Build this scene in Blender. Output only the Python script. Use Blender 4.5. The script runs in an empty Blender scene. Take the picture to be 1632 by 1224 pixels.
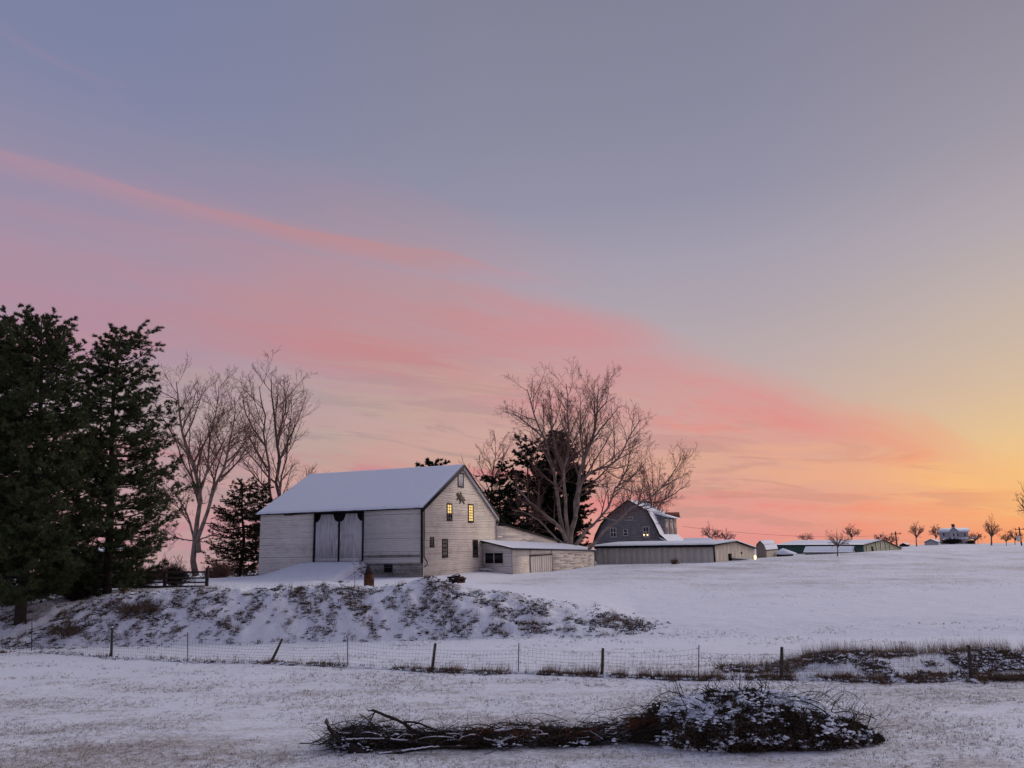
import bpy, math, random
import numpy as np
from mathutils import Vector, Matrix, Euler

SC = bpy.context.scene
# ------------------------------------------------------------------ camera
EYE = 5.3                      # eye height above the lane in front of the bank
FPX = 1240.0                   # focal length in pixels of the 1632 px wide frame
PITCH = math.atan(250.0 / FPX)
ROLL = 0.021
CP, SP = math.cos(PITCH), math.sin(PITCH)
R0 = np.array((1.0, 0.0, 0.0)); U0 = np.array((0.0, -SP, CP)); FW = np.array((0.0, CP, SP))
UU = U0 * math.cos(ROLL) + R0 * math.sin(ROLL)
RR = R0 * math.cos(ROLL) - U0 * math.sin(ROLL)
cam_data = bpy.data.cameras.new('camera')
cam = bpy.data.objects.new('camera', cam_data)
SC.collection.objects.link(cam)
cam_data.sensor_width = 36.0
cam_data.lens = 36.0 * FPX / 1632.0
cam_data.clip_start = 0.1
cam_data.clip_end = 6000.0
M = Matrix.Identity(4)
for i in range(3):
    M[i][0] = RR[i]; M[i][1] = UU[i]; M[i][2] = -FW[i]
M[0][3], M[1][3], M[2][3] = 0.0, 0.0, EYE
cam.matrix_world = M
SC.camera = cam

# ------------------------------------------------------------------ exposure
SC.view_settings.view_transform = 'Standard'
SC.view_settings.look = 'None'
SC.view_settings.gamma = 1.0
SC.view_settings.exposure = 0.0
SC.view_settings.use_curve_mapping = False
SC.cycles.max_bounces = 6
SC.cycles.transparent_max_bounces = 6
SC.cycles.use_denoising = True

def srgb(r, g, b):
    def f(c):
        c /= 255.0
        return c / 12.92 if c <= 0.04045 else ((c + 0.055) / 1.055) ** 2.4
    return (f(r), f(g), f(b), 1.0)

# ------------------------------------------------------------------ soft light from the bright side of the dusk sky, on the right
SUN_AZ = 0.74                  # radians to the right of the view direction
SUN_EL = math.radians(27.0)     # the whole bright half of the sky, not a disc
sun_data = bpy.data.lights.new('sun', 'SUN')
sun_data.energy = 1.72
sun_data.angle = math.radians(60)
sun_data.color = (1.0, 0.885, 0.83)
sun = bpy.data.objects.new('sun', sun_data)
SC.collection.objects.link(sun)
sdir = Vector((math.sin(SUN_AZ + 0.16) * math.cos(SUN_EL), math.cos(SUN_AZ + 0.16) * math.cos(SUN_EL), math.sin(SUN_EL)))
sun.rotation_euler = sdir.to_track_quat('Z', 'Y').to_euler()

# ------------------------------------------------------------------ sky: dusk gradient with a deck of pink cirrus
world = bpy.data.worlds.new('World')
SC.world = world
world.use_nodes = True
WT = world.node_tree
for n in list(WT.nodes):
    WT.nodes.remove(n)

class Ex:
    """small expression builder for math nodes"""
    tree = WT
    def __init__(self, s): self.s = s
    @staticmethod
    def op(o, *a, clamp=False):
        n = Ex.tree.nodes.new('ShaderNodeMath'); n.operation = o; n.use_clamp = clamp
        for i, x in enumerate(a):
            if isinstance(x, Ex): Ex.tree.links.new(x.s, n.inputs[i])
            else: n.inputs[i].default_value = float(x)
        return Ex(n.outputs[0])
    def __add__(s, o): return Ex.op('ADD', s, o)
    def __radd__(s, o): return Ex.op('ADD', o, s)
    def __sub__(s, o): return Ex.op('SUBTRACT', s, o)
    def __rsub__(s, o): return Ex.op('SUBTRACT', o, s)
    def __mul__(s, o): return Ex.op('MULTIPLY', s, o)
    def __rmul__(s, o): return Ex.op('MULTIPLY', o, s)
    def __truediv__(s, o): return Ex.op('DIVIDE', s, o)
def wramp(fac, stops, interp='EASE'):
    n = WT.nodes.new('ShaderNodeValToRGB'); cr = n.color_ramp; cr.interpolation = interp
    while len(cr.elements) > 1: cr.elements.remove(cr.elements[-1])
    cr.elements[0].position = stops[0][0]; cr.elements[0].color = stops[0][1]
    for p, c in stops[1:]:
        e = cr.elements.new(p); e.color = c
    WT.links.new(fac.s, n.inputs[0])
    return n.outputs[0]
def wgrey(fac, stops, interp='EASE'):
    o = wramp(fac, [(p, (v, v, v, 1)) for p, v in stops], interp)
    return Ex(o)
def wmix(fac, a, b, mode='MIX'):
    n = WT.nodes.new('ShaderNodeMix'); n.data_type = 'RGBA'; n.blend_type = mode
    if isinstance(fac, Ex): WT.links.new(fac.s, n.inputs[0])
    else: n.inputs[0].default_value = fac
    for x, k in ((a, 6), (b, 7)):
        if isinstance(x, tuple): n.inputs[k].default_value = x
        else: WT.links.new(x, n.inputs[k])
    return n.outputs[2]
def wcomb(x, y, z):
    n = WT.nodes.new('ShaderNodeCombineXYZ')
    for i, q in enumerate((x, y, z)):
        if isinstance(q, Ex): WT.links.new(q.s, n.inputs[i])
        else: n.inputs[i].default_value = q
    return n.outputs[0]
def wnoise(vec, scale, detail, rough=0.5, dist=0.0):
    n = WT.nodes.new('ShaderNodeTexNoise')
    WT.links.new(vec, n.inputs['Vector'])
    n.inputs['Scale'].default_value = scale; n.inputs['Detail'].default_value = detail
    n.inputs['Roughness'].default_value = rough; n.inputs['Distortion'].default_value = dist
    return Ex(n.outputs[0])

tc = WT.nodes.new('ShaderNodeTexCoord')
sep = WT.nodes.new('ShaderNodeSeparateXYZ')
WT.links.new(tc.outputs['Generated'], sep.inputs[0])
dx, dy, dz = (Ex(sep.outputs[i]) for i in range(3))
zc = Ex.op('MAXIMUM', dz, 0.012)
hl = Ex.op('SQRT', dx * dx + dy * dy)
cs = (dx * math.sin(SUN_AZ) + dy * math.cos(SUN_AZ)) / Ex.op('MAXIMUM', hl, 1e-4)
t = Ex.op('ARCCOSINE', Ex.op('MINIMUM', Ex.op('MAXIMUM', cs, -1.0), 1.0)) * (1 / math.pi)   # 0 at the sun's azimuth, 1 opposite
zp = Ex.op('SQRT', Ex.op('MAXIMUM', dz, 0.0))          # sqrt gives the horizon more room
def q_(*st): return [(math.sqrt(z), srgb(*c)) for z, c in st]
right = wramp(zp, q_((0, (250, 160, 100)), (.012, (253, 176, 106)), (.03, (254, 193, 112)), (.06, (250, 200, 124)), (.10, (236, 200, 144)), (.16, (216, 190, 160)),
                     (.25, (196, 180, 170)), (.32, (180, 169, 174)), (.42, (158, 152, 165)), (.53, (143, 138, 153)), (.62, (134, 132, 154)), (1, (124, 128, 156))), 'LINEAR')
mid = wramp(zp, q_((0, (228, 150, 142)), (.03, (228, 160, 146)), (.08, (222, 172, 150)), (.14, (206, 174, 162)), (.22, (186, 170, 172)),
                   (.34, (164, 158, 174)), (.41, (148, 146, 166)), (.50, (138, 138, 159)), (.61, (131, 131, 152)), (1, (124, 128, 156))), 'LINEAR')
left = wramp(zp, q_((0, (196, 152, 160)), (.05, (190, 158, 160)), (.12, (178, 160, 162)), (.22, (164, 154, 172)), (.30, (156, 150, 172)), (.40, (138, 140, 168)),
                    (.53, (125, 131, 163)), (.62, (120, 128, 160)), (1, (124, 128, 156))), 'LINEAR')
w1 = wgrey(t, [(0.015, 0), (0.155, 1)])
w2 = wgrey(t, [(0.22, 0), (0.42, 1)])
base = wmix(w2, wmix(w1, right, mid), left)

# cloud deck: parallel streaks running towards azimuth A1 on a flat layer
A1 = 0.723
q = Ex.op('ABSOLUTE', dy * math.sin(A1) - dx * math.cos(A1)) / zc
s = (dx * math.sin(A1) + dy * math.cos(A1)) / zc
lq = Ex.op('LOGARITHM', Ex.op('MAXIMUM', q, 0.02), math.e)
sq = s / (q + 0.4)
warp = wnoise(wcomb(lq * 1.4, sq * 0.7, 3.1), 1.0, 4, 0.6)
lqw = lq + (warp - 0.5) * 0.42
streak = wnoise(wcomb(lqw * 4.2, sq * 0.85, 0.7), 1.0, 6, 0.58, 0.35)
fine = wnoise(wcomb(lqw * 11.0, sq * 2.1, 5.7), 1.0, 5, 0.6, 0.5)
wide = wnoise(wcomb(lq * 1.3, sq * 0.55, 8.3), 1.0, 3, 0.5)
soff = wgrey(s * 0.125, [(0.0, .30), (0.14, .20), (0.20, .13), (0.44, .05), (0.75, -.0), (1.0, 0.0)])
lqd = lqw - soff
m = wgrey(lqd * 0.25, [(0.140, 0.0), (0.176, .40), (0.215, .62), (0.25, .80), (0.30, .72), (0.37, .50), (0.45, .42), (0.55, .66), (0.7, .60), (0.85, .7), (1.0, .55)])
lqb = lqw + s * 0.07 - 0.08
mb = wgrey(lqb * 0.25 + (fine - 0.5) * 0.022, [(0.110, 0.0), (0.150, .14), (0.168, .22), (0.1745, .30), (0.181, .66), (0.190, .52), (0.208, .26), (.236, .0)])
mb = mb * wgrey(s * 0.125, [(0.0, .55), (0.12, 1.0), (0.2, .9), (0.33, 0.0), (1.0, 0.0)])
m = Ex.op('MAXIMUM', m, mb)
dens = m * (0.46 + streak * 1.45) + (fine - 0.5) * 1.05 * m + (wide - 0.5) * 0.5 * m
dens = Ex.op('MULTIPLY', dens, 1.0, clamp=True)
az_ = Ex.op('ARCTAN2', dx, dy)
# low sky: long ragged wisps that dip towards the sun
el_ = dz * 1.0 + az_ * 0.10
wv = wcomb(az_ * 2.6, el_ * 17.0, 2.2)
wis = wnoise(wv, 1.25, 7, 0.62, 0.8)
wis2 = wnoise(wcomb(az_ * 3.6, el_ * 30.0, 9.2), 1.4, 7, 0.64, 0.9)
wis3 = wnoise(wcomb(az_ * 1.6, el_ * 9.0, 4.7), 1.3, 7, 0.62, 0.7)
low = wgrey(dz, [(0.0, 1.0), (0.14, 1.0), (0.30, 0.35), (0.45, 0.0)])
hz = wgrey(dz, [(0.0, .40), (0.05, .62), (0.12, .9), (0.2, 1.0), (1.0, 1.0)])
sunf = wgrey(t, [(0.0, .10), (0.045, .22), (0.085, .75), (0.14, .88), (0.22, .95), (0.30, 1.25 - .25), (1.0, 1.0)])
upf = wgrey(dz, [(0.0, .75), (0.18, .85), (0.30, 1.0), (1, 1.0)])
leftf = 1.0 - w2 * wgrey(dz, [(0.0, .75), (0.10, .55), (0.24, 0.0)])
mod = 1.0 + low * (wis3 - 0.5) * 2.6
cr_ = wramp(t, [(0.0, srgb(250, 168, 110)), (0.06, srgb(242, 156, 122)), (0.13, srgb(224, 140, 138)), (0.2, srgb(210, 138, 142)), (0.28, srgb(195, 139, 141)), (0.42, srgb(176, 142, 160)), (0.7, srgb(156, 132, 158)), (1, srgb(140, 130, 158))])
skyc = wmix(Ex.op('MULTIPLY', dens * hz * upf * sunf * leftf, mod, clamp=True), base, cr_)
deck = wgrey(lqd * 0.25, [(0.22, 0.0), (0.30, .75), (0.4, 1.0), (1.0, 1.0)])
gapc = wramp(t, [(0.0, srgb(255, 206, 118)), (0.07, srgb(248, 190, 126)), (0.11, srgb(236, 172, 138)), (0.16, srgb(222, 170, 146)), (0.22, srgb(208, 168, 152)), (0.33, srgb(184, 164, 156)), (1, srgb(150, 144, 165))])
gap = wgrey(wis, [(0.49, 0.0), (0.59, 1.0)])
lfade = 1.0 - w2 * 0.45
skyc = wmix(gap * deck * lfade * (low * 0.66 + 0.14), skyc, gapc)
pinkc = wramp(t, [(0.0, srgb(250, 150, 96)), (0.08, srgb(246, 146, 112)), (0.15, srgb(236, 138, 126)), (0.24, srgb(212, 132, 138)), (0.35, srgb(196, 138, 150)), (1, srgb(150, 134, 158))])
pk = wgrey(wis3, [(0.48, 0.0), (0.58, 1.0)])
skyc = wmix(pk * deck * low * sunf * 0.70, skyc, pinkc)
gr = wgrey(wis2, [(0.49, 0.0), (0.60, 1.0)])
skyc = wmix(gr * deck * low * sunf * lfade * 0.55, skyc, wramp(t, [(0.0, srgb(222, 156, 112)), (0.10, srgb(206, 146, 128)), (0.2, srgb(180, 144, 142)), (0.35, srgb(160, 144, 150)), (1, srgb(140, 134, 156))]))
# faint high wisps over the clear part
hw = wgrey(wnoise(wcomb(lqw * 3.0, sq * 1.3, 12.0), 1.0, 5, 0.6, 0.6), [(0.54, 0.0), (0.72, 1.0)])
skyc = wmix(hw * (1.0 - low) * wgrey(lq * 0.25, [(0.0, 0.0), (0.10, .5), (0.2, 1.0), (1, 1.0)]) * w2 * 0.35, skyc, srgb(180, 140, 158))
bg = WT.nodes.new('ShaderNodeBackground'); bg.inputs['Strength'].default_value = 1.0
WT.links.new(skyc, bg.inputs['Color'])
wo = WT.nodes.new('ShaderNodeOutputWorld')
WT.links.new(bg.outputs[0], wo.inputs['Surface'])

# ================================================================== helpers
C = SC.collection
def px_dir(u, v):
    d = RR * (u - 816.0) + UU * (612.0 - v) + FW * FPX
    return d
def P(u, v, D):
    """world point seen at photograph pixel (u, v) at forward distance D"""
    d = px_dir(u, v)
    return np.array((0, 0, EYE)) + d * (D / d[1])
def Gz(u, v, z=0.0):
    d = px_dir(u, v)
    return np.array((0, 0, EYE)) + d * ((z - EYE) / d[2])

def hash2(ix, iy, seed):
    h = (ix * 374761393 + iy * 668265263 + seed * 1274126177) & 0xffffffff
    h = ((h ^ (h >> 13)) * 1274126177) & 0xffffffff
    h = h ^ (h >> 16)
    return (h & 0xffff) / 65535.0
def vnoise(x, y, seed=0):
    x = np.asarray(x, float); y = np.asarray(y, float)
    ix = np.floor(x).astype(np.int64); iy = np.floor(y).astype(np.int64)
    fx = x - ix; fy = y - iy
    fx = fx * fx * (3 - 2 * fx); fy = fy * fy * (3 - 2 * fy)
    a = hash2(ix, iy, seed); b = hash2(ix + 1, iy, seed); c = hash2(ix, iy + 1, seed); d = hash2(ix + 1, iy + 1, seed)
    return (a * (1 - fx) + b * fx) * (1 - fy) + (c * (1 - fx) + d * fx) * fy
def fbm(x, y, seed=0, oct=4, rough=0.5):
    s = 0.0; a = 1.0; t = 0.0
    for o in range(oct):
        s = s + a * vnoise(x * 2 ** o + 17.3 * o, y * 2 ** o - 9.1 * o, seed + o)
        t += a; a *= rough
    return s / t            # 0..1
def sstep(a, b, x):
    t = np.clip((np.asarray(x, float) - a) / (b - a), 0, 1)
    return t * t * (3 - 2 * t)

def root_offset(o):
    v = Vector((0, 0, 0))
    while o is not None:
        v += o.location; o = o.parent
    return v
def tag(o, label=None, cat=None, group=None, kind=None):
    if label: o['label'] = label
    if cat: o['category'] = cat
    if group: o['group'] = group
    if kind: o['kind'] = kind
    return o
def empty(name, loc, label=None, cat=None, group=None):
    o = bpy.data.objects.new(name, None); C.objects.link(o)
    o.empty_display_size = 0.3
    o.location = Vector([float(c) for c in loc])
    return tag(o, label, cat, group)
def link_mesh(name, me, mat, parent=None, loc=None):
    o = bpy.data.objects.new(name, me); C.objects.link(o)
    if mat and not me.materials: me.materials.append(mat)
    if parent: o.parent = parent
    if loc is not None: o.location = loc
    return o
def copy_tree(o, parent=None):
    c = o.copy(); C.objects.link(c)
    if parent is not None: c.parent = parent
    for ch in o.children: copy_tree(ch, c)
    return c

class MB:
    """collects faces, in world coordinates, into one mesh object"""
    def __init__(s): s.v = []; s.f = []; s.n = 0; s.big = []
    def add(s, vs, fs):
        o = s.n
        s.v.extend([tuple(map(float, p)) for p in vs]); s.f.extend([tuple(i + o for i in f) for f in fs]); s.n += len(vs)
    def hexa(s, p):          # 8 points: bottom 4 ccw, top 4 ccw
        s.add(p, [(3, 2, 1, 0), (4, 5, 6, 7), (0, 1, 5, 4), (1, 2, 6, 5), (2, 3, 7, 6), (3, 0, 4, 7)])
    def box(s, o, ax, ay, az):
        o, ax, ay, az = map(np.asarray, (o, ax, ay, az))
        s.hexa([o, o + ax, o + ax + ay, o + ay, o + az, o + ax + az, o + ax + ay + az, o + ay + az])
    def cbox(s, c, sx, sy, sz, rot=0.0, tilt=0.0):
        m = Matrix.Rotation(rot, 3, 'Z') @ Matrix.Rotation(tilt, 3, 'Y')
        ax, ay, az = (np.array(m @ Vector(q)) for q in ((sx, 0, 0), (0, sy, 0), (0, 0, sz)))
        c = np.asarray(c, float)
        s.box(c - ax / 2 - ay / 2 - az / 2, ax, ay, az)
    def prism(s, poly, d):   # poly: list of 3D pts, extruded by d
        n = len(poly); poly = [np.asarray(p, float) for p in poly]; d = np.asarray(d, float)
        vs = poly + [p + d for p in poly]
        fs = [tuple(range(n)), tuple(range(2 * n - 1, n - 1, -1))] + [(i, i + n, (i + 1) % n + n, (i + 1) % n) for i in range(n)]
        s.add(vs, fs)
    def tube(s, pts, rad, sides=6, cap=True):
        pts = np.asarray(pts, float); K = len(pts)
        rad = np.broadcast_to(np.asarray(rad, float), (K,))
        v, f = tube_arrays(pts[None], rad[None], sides)
        s.add(v, f.tolist())
        if cap:
            o = s.n - K * sides
            s.f.append(tuple(o + i for i in range(sides))[::-1]); s.f.append(tuple(o + (K - 1) * sides + i for i in range(sides)))
    def arrays(s, v, f):     # numpy arrays of verts and (n,k) faces
        s.big.append((np.asarray(v, float), np.asarray(f)))
    def build(s, name, mat, parent=None, smooth=False, label=None, kind=None, uv=None):
        off = np.array(root_offset(parent)) if parent is not None else np.zeros(3)
        vs = [np.array(s.v, float).reshape(-1, 3)] + [b[0] for b in s.big]
        me = bpy.data.meshes.new(name)
        loops = []; starts = []; tot = 0; nv = 0
        if s.f:
            ln = np.array([len(f) for f in s.f]); starts.append(np.concatenate(([0], np.cumsum(ln)[:-1])))
            loops.append(np.array([i for f in s.f for i in f])); tot += int(ln.sum())
        nv = len(vs[0])
        for (bv, bf) in s.big:
            starts.append(tot + np.arange(len(bf)) * bf.shape[1])
            loops.append(bf.reshape(-1) + nv); tot += bf.size; nv += len(bv)
        V = np.concatenate(vs) - off
        L = np.concatenate(loops).astype(np.int32); S = np.concatenate(starts).astype(np.int32)
        me.vertices.add(len(V)); me.vertices.foreach_set('co', V.astype(np.float32).reshape(-1))
        me.loops.add(len(L)); me.loops.foreach_set('vertex_index', L)
        me.polygons.add(len(S)); me.polygons.foreach_set('loop_start', S)
        me.update(calc_edges=True); me.validate(clean_customdata=False)
        if smooth: me.shade_smooth()
        o = link_mesh(name, me, mat, parent)
        if label: o['label'] = label
        if kind: o['kind'] = kind
        return o

def tube_arrays(PT, RD, sides):
    """PT (B,K,3), RD (B,K) -> verts, quads"""
    B, K, _ = PT.shape
    T = np.empty_like(PT)
    T[:, 1:-1] = PT[:, 2:] - PT[:, :-2]; T[:, 0] = PT[:, 1] - PT[:, 0]; T[:, -1] = PT[:, -1] - PT[:, -2]
    T /= np.maximum(np.linalg.norm(T, axis=2, keepdims=True), 1e-9)
    main = (PT[:, -1] - PT[:, 0]); main /= np.maximum(np.linalg.norm(main, axis=1, keepdims=True), 1e-9)
    ref = np.where(np.abs(main[:, 2:3]) > 0.8, np.array([[1.0, 0, 0]]), np.array([[0, 0, 1.0]]))[:, None, :]
    A = np.cross(T, np.broadcast_to(ref, T.shape)); A /= np.maximum(np.linalg.norm(A, axis=2, keepdims=True), 1e-9)
    Bn = np.cross(T, A)
    th = np.arange(sides) * (2 * math.pi / sides)
    ring = A[:, :, None, :] * np.cos(th)[None, None, :, None] + Bn[:, :, None, :] * np.sin(th)[None, None, :, None]
    V = PT[:, :, None, :] + ring * RD[:, :, None, None]
    idx = np.arange(B * K * sides).reshape(B, K, sides)
    a = idx[:, :-1, :]; b = np.roll(a, -1, axis=2); c = np.roll(idx[:, 1:, :], -1, axis=2); d = idx[:, 1:, :]
    F = np.stack([a, b, c, d], axis=-1).reshape(-1, 4)
    return V.reshape(-1, 3), F

# ------------------------------------------------------------------ materials
def new_mat(name):
    m = bpy.data.materials.new(name); m.use_nodes = True
    t = m.node_tree
    for n in list(t.nodes): t.nodes.remove(n)
    b = t.nodes.new('ShaderNodeBsdfPrincipled'); o = t.nodes.new('ShaderNodeOutputMaterial')
    t.links.new(b.outputs[0], o.inputs[0])
    return m, t, b
class NT:
    def __init__(s, t): s.t = t
    def n(s, typ, **k):
        x = s.t.nodes.new(typ)
        for a, b in k.items(): setattr(x, a, b)
        return x
    def coord(s, kind='Object', scale=(1, 1, 1), rot=(0, 0, 0)):
        c = s.n('ShaderNodeTexCoord'); m = s.n('ShaderNodeMapping')
        m.inputs['Scale'].default_value = scale; m.inputs['Rotation'].default_value = rot
        s.t.links.new(c.outputs[kind], m.inputs[0]); return m.outputs[0]
    def noise(s, vec, scale=5, detail=4, rough=0.55, dist=0.0):
        x = s.n('ShaderNodeTexNoise'); s.t.links.new(vec, x.inputs['Vector'])
        x.inputs['Scale'].default_value = scale; x.inputs['Detail'].default_value = detail
        x.inputs['Roughness'].default_value = rough; x.inputs['Distortion'].default_value = dist
        return x.outputs[0]
    def ramp(s, fac, stops):
        x = s.n('ShaderNodeValToRGB'); cr = x.color_ramp
        while len(cr.elements) > 1: cr.elements.remove(cr.elements[-1])
        for i, (p, c) in enumerate(stops):
            if isinstance(c, (int, float)): c = (c, c, c)
            e = cr.elements[0] if i == 0 else cr.elements.new(p)
            e.position = p; e.color = (*c[:3], 1)
        s.t.links.new(fac, x.inputs[0]); return x.outputs[0]
    def mix(s, fac, a, b, mode='MIX'):
        x = s.n('ShaderNodeMix', data_type='RGBA', blend_type=mode)
        for q, k in ((fac, 0), (a, 6), (b, 7)):
            if isinstance(q, (int, float)): x.inputs[k].default_value = q
            elif isinstance(q, tuple): x.inputs[k].default_value = (*q[:3], 1)
            else: s.t.links.new(q, x.inputs[k])
        return x.outputs[2]
    def math(s, op, a, b=0.0, clamp=False):
        x = s.n('ShaderNodeMath', operation=op, use_clamp=clamp)
        for i, q in enumerate((a, b)):
            if isinstance(q, (int, float)): x.inputs[i].default_value = q
            else: s.t.links.new(q, x.inputs[i])
        return x.outputs[0]
    def bump(s, h, strength=0.5, dist=0.05):
        x = s.n('ShaderNodeBump'); x.inputs['Strength'].default_value = strength; x.inputs['Distance'].default_value = dist
        s.t.links.new(h, x.inputs['Height']); return x.outputs[0]
    def info(s, k='Random'):
        return s.n('ShaderNodeObjectInfo').outputs[k]
def lk(t, a, b): t.links.new(a, b)

def simple_mat(name, col, rough=0.8, var=0.25, scale=3.0, spec=0.2, metal=0.0, emit=None, estr=0.0, bump=0.0):
    m, t, b = new_mat(name); k = NT(t)
    v = k.coord()
    n = k.noise(v, scale, 5)
    lo = tuple(c * (1 - var) for c in col); hi = tuple(min(1, c * (1 + var)) for c in col)
    c = k.ramp(n, [(0.3, lo), (0.7, hi)])
    r = k.math('ADD', k.math('MULTIPLY', k.info(), 0.3), 0.85)
    c = k.mix(1.0, c, k.ramp(r, [(0.0, 0.0), (1.0, 1.0)]), 'MULTIPLY') if var > 0 else c
    lk(t, c, b.inputs['Base Color'])
    b.inputs['Roughness'].default_value = rough; b.inputs['Specular IOR Level'].default_value = spec; b.inputs['Metallic'].default_value = metal
    if bump: lk(t, k.bump(k.noise(v, scale * 6, 4), bump, 0.02), b.inputs['Normal'])
    if emit:
        b.inputs['Emission Color'].default_value = (*emit, 1); b.inputs['Emission Strength'].default_value = estr
    return m

def clap_mat(name, paint, wood, wear_lo, wear_hi, axis_rot, tint=0.07, dirt=None):
    """weathered painted clapboard: paint worn to bare wood in streaks along the board; differs from board to board"""
    m, t, b = new_mat(name); k = NT(t)
    rnd = k.info()
    cmb = k.n('ShaderNodeCombineXYZ'); lk(t, k.math('MULTIPLY', rnd, 37.0), cmb.inputs[0]); lk(t, k.math('MULTIPLY', rnd, 91.0), cmb.inputs[2])
    v0 = k.coord('Object', rot=(0, 0, axis_rot))
    ad = k.n('ShaderNodeVectorMath', operation='ADD'); lk(t, v0, ad.inputs[0]); lk(t, cmb.outputs[0], ad.inputs[1])
    mp = k.n('ShaderNodeMapping'); mp.inputs['Scale'].default_value = (2.6, 2.6, 10.0); lk(t, ad.outputs[0], mp.inputs[0])
    n1 = k.noise(mp.outputs[0], 2.2, 6, 0.65, 0.3)
    mp2 = k.n('ShaderNodeMapping'); mp2.inputs['Scale'].default_value = (1, 1, 2.5); lk(t, v0, mp2.inputs[0])
    n2 = k.noise(mp2.outputs[0], 0.55, 4, 0.6)
    n = k.math('ADD', k.math('MULTIPLY', n1, 0.62), k.math('MULTIPLY', n2, 0.38))
    n = k.math('ADD', n, k.math('MULTIPLY', k.math('SUBTRACT', rnd, 0.5), tint))
    wear = k.ramp(n, [(wear_lo, 0.0), (wear_hi, 1.0)])
    pv = k.mix(k.noise(v0, 1.3, 3), tuple(c * 0.86 for c in paint), tuple(min(1, c * 1.08) for c in paint))
    wv = k.mix(k.noise(mp.outputs[0], 6, 3), tuple(c * 0.55 for c in wood), tuple(c * 1.3 for c in wood))
    c = k.mix(wear, pv, wv)
    if dirt:
        sp = k.n('ShaderNodeSeparateXYZ'); lk(t, v0, sp.inputs[0])
    lk(t, c, b.inputs['Base Color'])
    b.inputs['Roughness'].default_value = 0.85; b.inputs['Specular IOR Level'].default_value = 0.15
    lk(t, k.bump(n1, 0.35, 0.012), b.inputs['Normal'])
    return m

MAT = {}
MAT['snow'] = None
def make_snow():
    m, t, b = new_mat('snow'); k = NT(t); v = k.coord()
    n = k.noise(v, 3.0, 6, 0.6)
    lk(t, k.mix(n, (0.73, 0.78, 0.87), (0.81, 0.85, 0.92)), b.inputs['Base Color'])
    b.inputs['Roughness'].default_value = 0.75; b.inputs['Specular IOR Level'].default_value = 0.25
    lk(t, k.bump(k.noise(v, 9.0, 5, 0.65), 0.25, 0.03), b.inputs['Normal'])
    return m
MAT['snow'] = make_snow()
def make_ground():
    """snow over short winter grass: the blades and bare soil show through in specks"""
    m, t, b = new_mat('snow_field'); k = NT(t); v = k.coord()
    big = k.noise(v, 0.16, 4, 0.6)
    mid_ = k.noise(k.coord('Object', (1.0, 2.2, 1)), 1.1, 5, 0.65, 0.4)
    fin = k.noise(k.coord('Object', (1.0, 1.9, 1)), 7.5, 6, 0.72, 0.5)
    spk = k.noise(k.coord('Object', (1.0, 2.2, 1)), 23.0, 4, 0.7)
    f = k.math('ADD', k.math('MULTIPLY', fin, 0.55), k.math('MULTIPLY', spk, 0.25))
    f = k.math('ADD', f, k.math('MULTIPLY', mid_, 0.30))
    f = k.math('ADD', f, k.math('MULTIPLY', big, 0.28))
    att = k.n('ShaderNodeAttribute'); att.attribute_name = 'grass'
    f = k.math('ADD', f, k.math('MULTIPLY', k.math('SUBTRACT', att.outputs['Fac'], 0.5), 0.34))
    bare = k.ramp(f, [(0.685, 0.0), (0.75, .45), (0.86, 0.85)])
    snow = k.mix(mid_, (0.77, 0.81, 0.90), (0.87, 0.90, 0.96))
    soil = k.mix(k.noise(v, 4.0, 4), (0.16, 0.13, 0.10), (0.33, 0.27, 0.21))
    lk(t, k.mix(bare, snow, soil), b.inputs['Base Color'])
    b.inputs['Roughness'].default_value = 0.8; b.inputs['Specular IOR Level'].default_value = 0.2
    h = k.math('ADD', k.math('MULTIPLY', fin, 0.7), k.math('MULTIPLY', mid_, 1.2))
    h = k.math('ADD', h, k.math('MULTIPLY', bare, -0.25))
    lk(t, k.bump(h, 0.75, 0.12), b.inputs['Normal'])
    return m
MAT['ground'] = make_ground()
MAT['bark'] = simple_mat('grey_bark', (0.12, 0.105, 0.098), 0.9, 0.4, 4.0, bump=0.4)
MAT['bark_pale'] = simple_mat('pale_bark', (0.255, 0.205, 0.175), 0.9, 0.45, 1.6, bump=0.3)
MAT['bark_dark'] = simple_mat('dark_bark', (0.038, 0.031, 0.027), 0.95, 0.4, 5.0, bump=0.4)
MAT['twig_red'] = simple_mat('reddish_twigs', (0.20, 0.105, 0.088), 0.9, 0.3, 3.0)
MAT['pine'] = simple_mat('pine_needles', (0.060, 0.078, 0.036), 0.8, 0.6, 0.9, spec=0.1)
MAT['spruce'] = simple_mat('spruce_needles', (0.018, 0.026, 0.016), 0.8, 0.4, 0.9, spec=0.1)
MAT['cedar'] = simple_mat('cedar_foliage', (0.032, 0.030, 0.018), 0.85, 0.4, 0.8, spec=0.1)
MAT['weed'] = simple_mat('dead_weeds', (0.125, 0.09, 0.066), 0.95, 0.5, 1.5, spec=0.05)
MAT['bank_weed'] = simple_mat('dark_bank_weeds', (0.042, 0.032, 0.028), 0.95, 0.5, 1.5, spec=0.05)
MAT['straw'] = simple_mat('dry_grass', (0.19, 0.13, 0.085), 0.95, 0.45, 1.2, spec=0.05)
MAT['leaf_dark'] = simple_mat('dark_leaves', (0.062, 0.046, 0.032), 0.85, 0.5, 3.0, spec=0.15)
MAT['leaf_brown'] = simple_mat('brown_leaves', (0.13, 0.055, 0.03), 0.9, 0.4, 3.0, spec=0.1)
MAT['dark'] = simple_mat('dark_opening', (0.012, 0.012, 0.014), 0.9, 0.2, 2.0, spec=0.1)
MAT['dark_wood'] = simple_mat('dark_stained_wood', (0.035, 0.028, 0.025), 0.9, 0.4, 3.0, bump=0.4)
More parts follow.
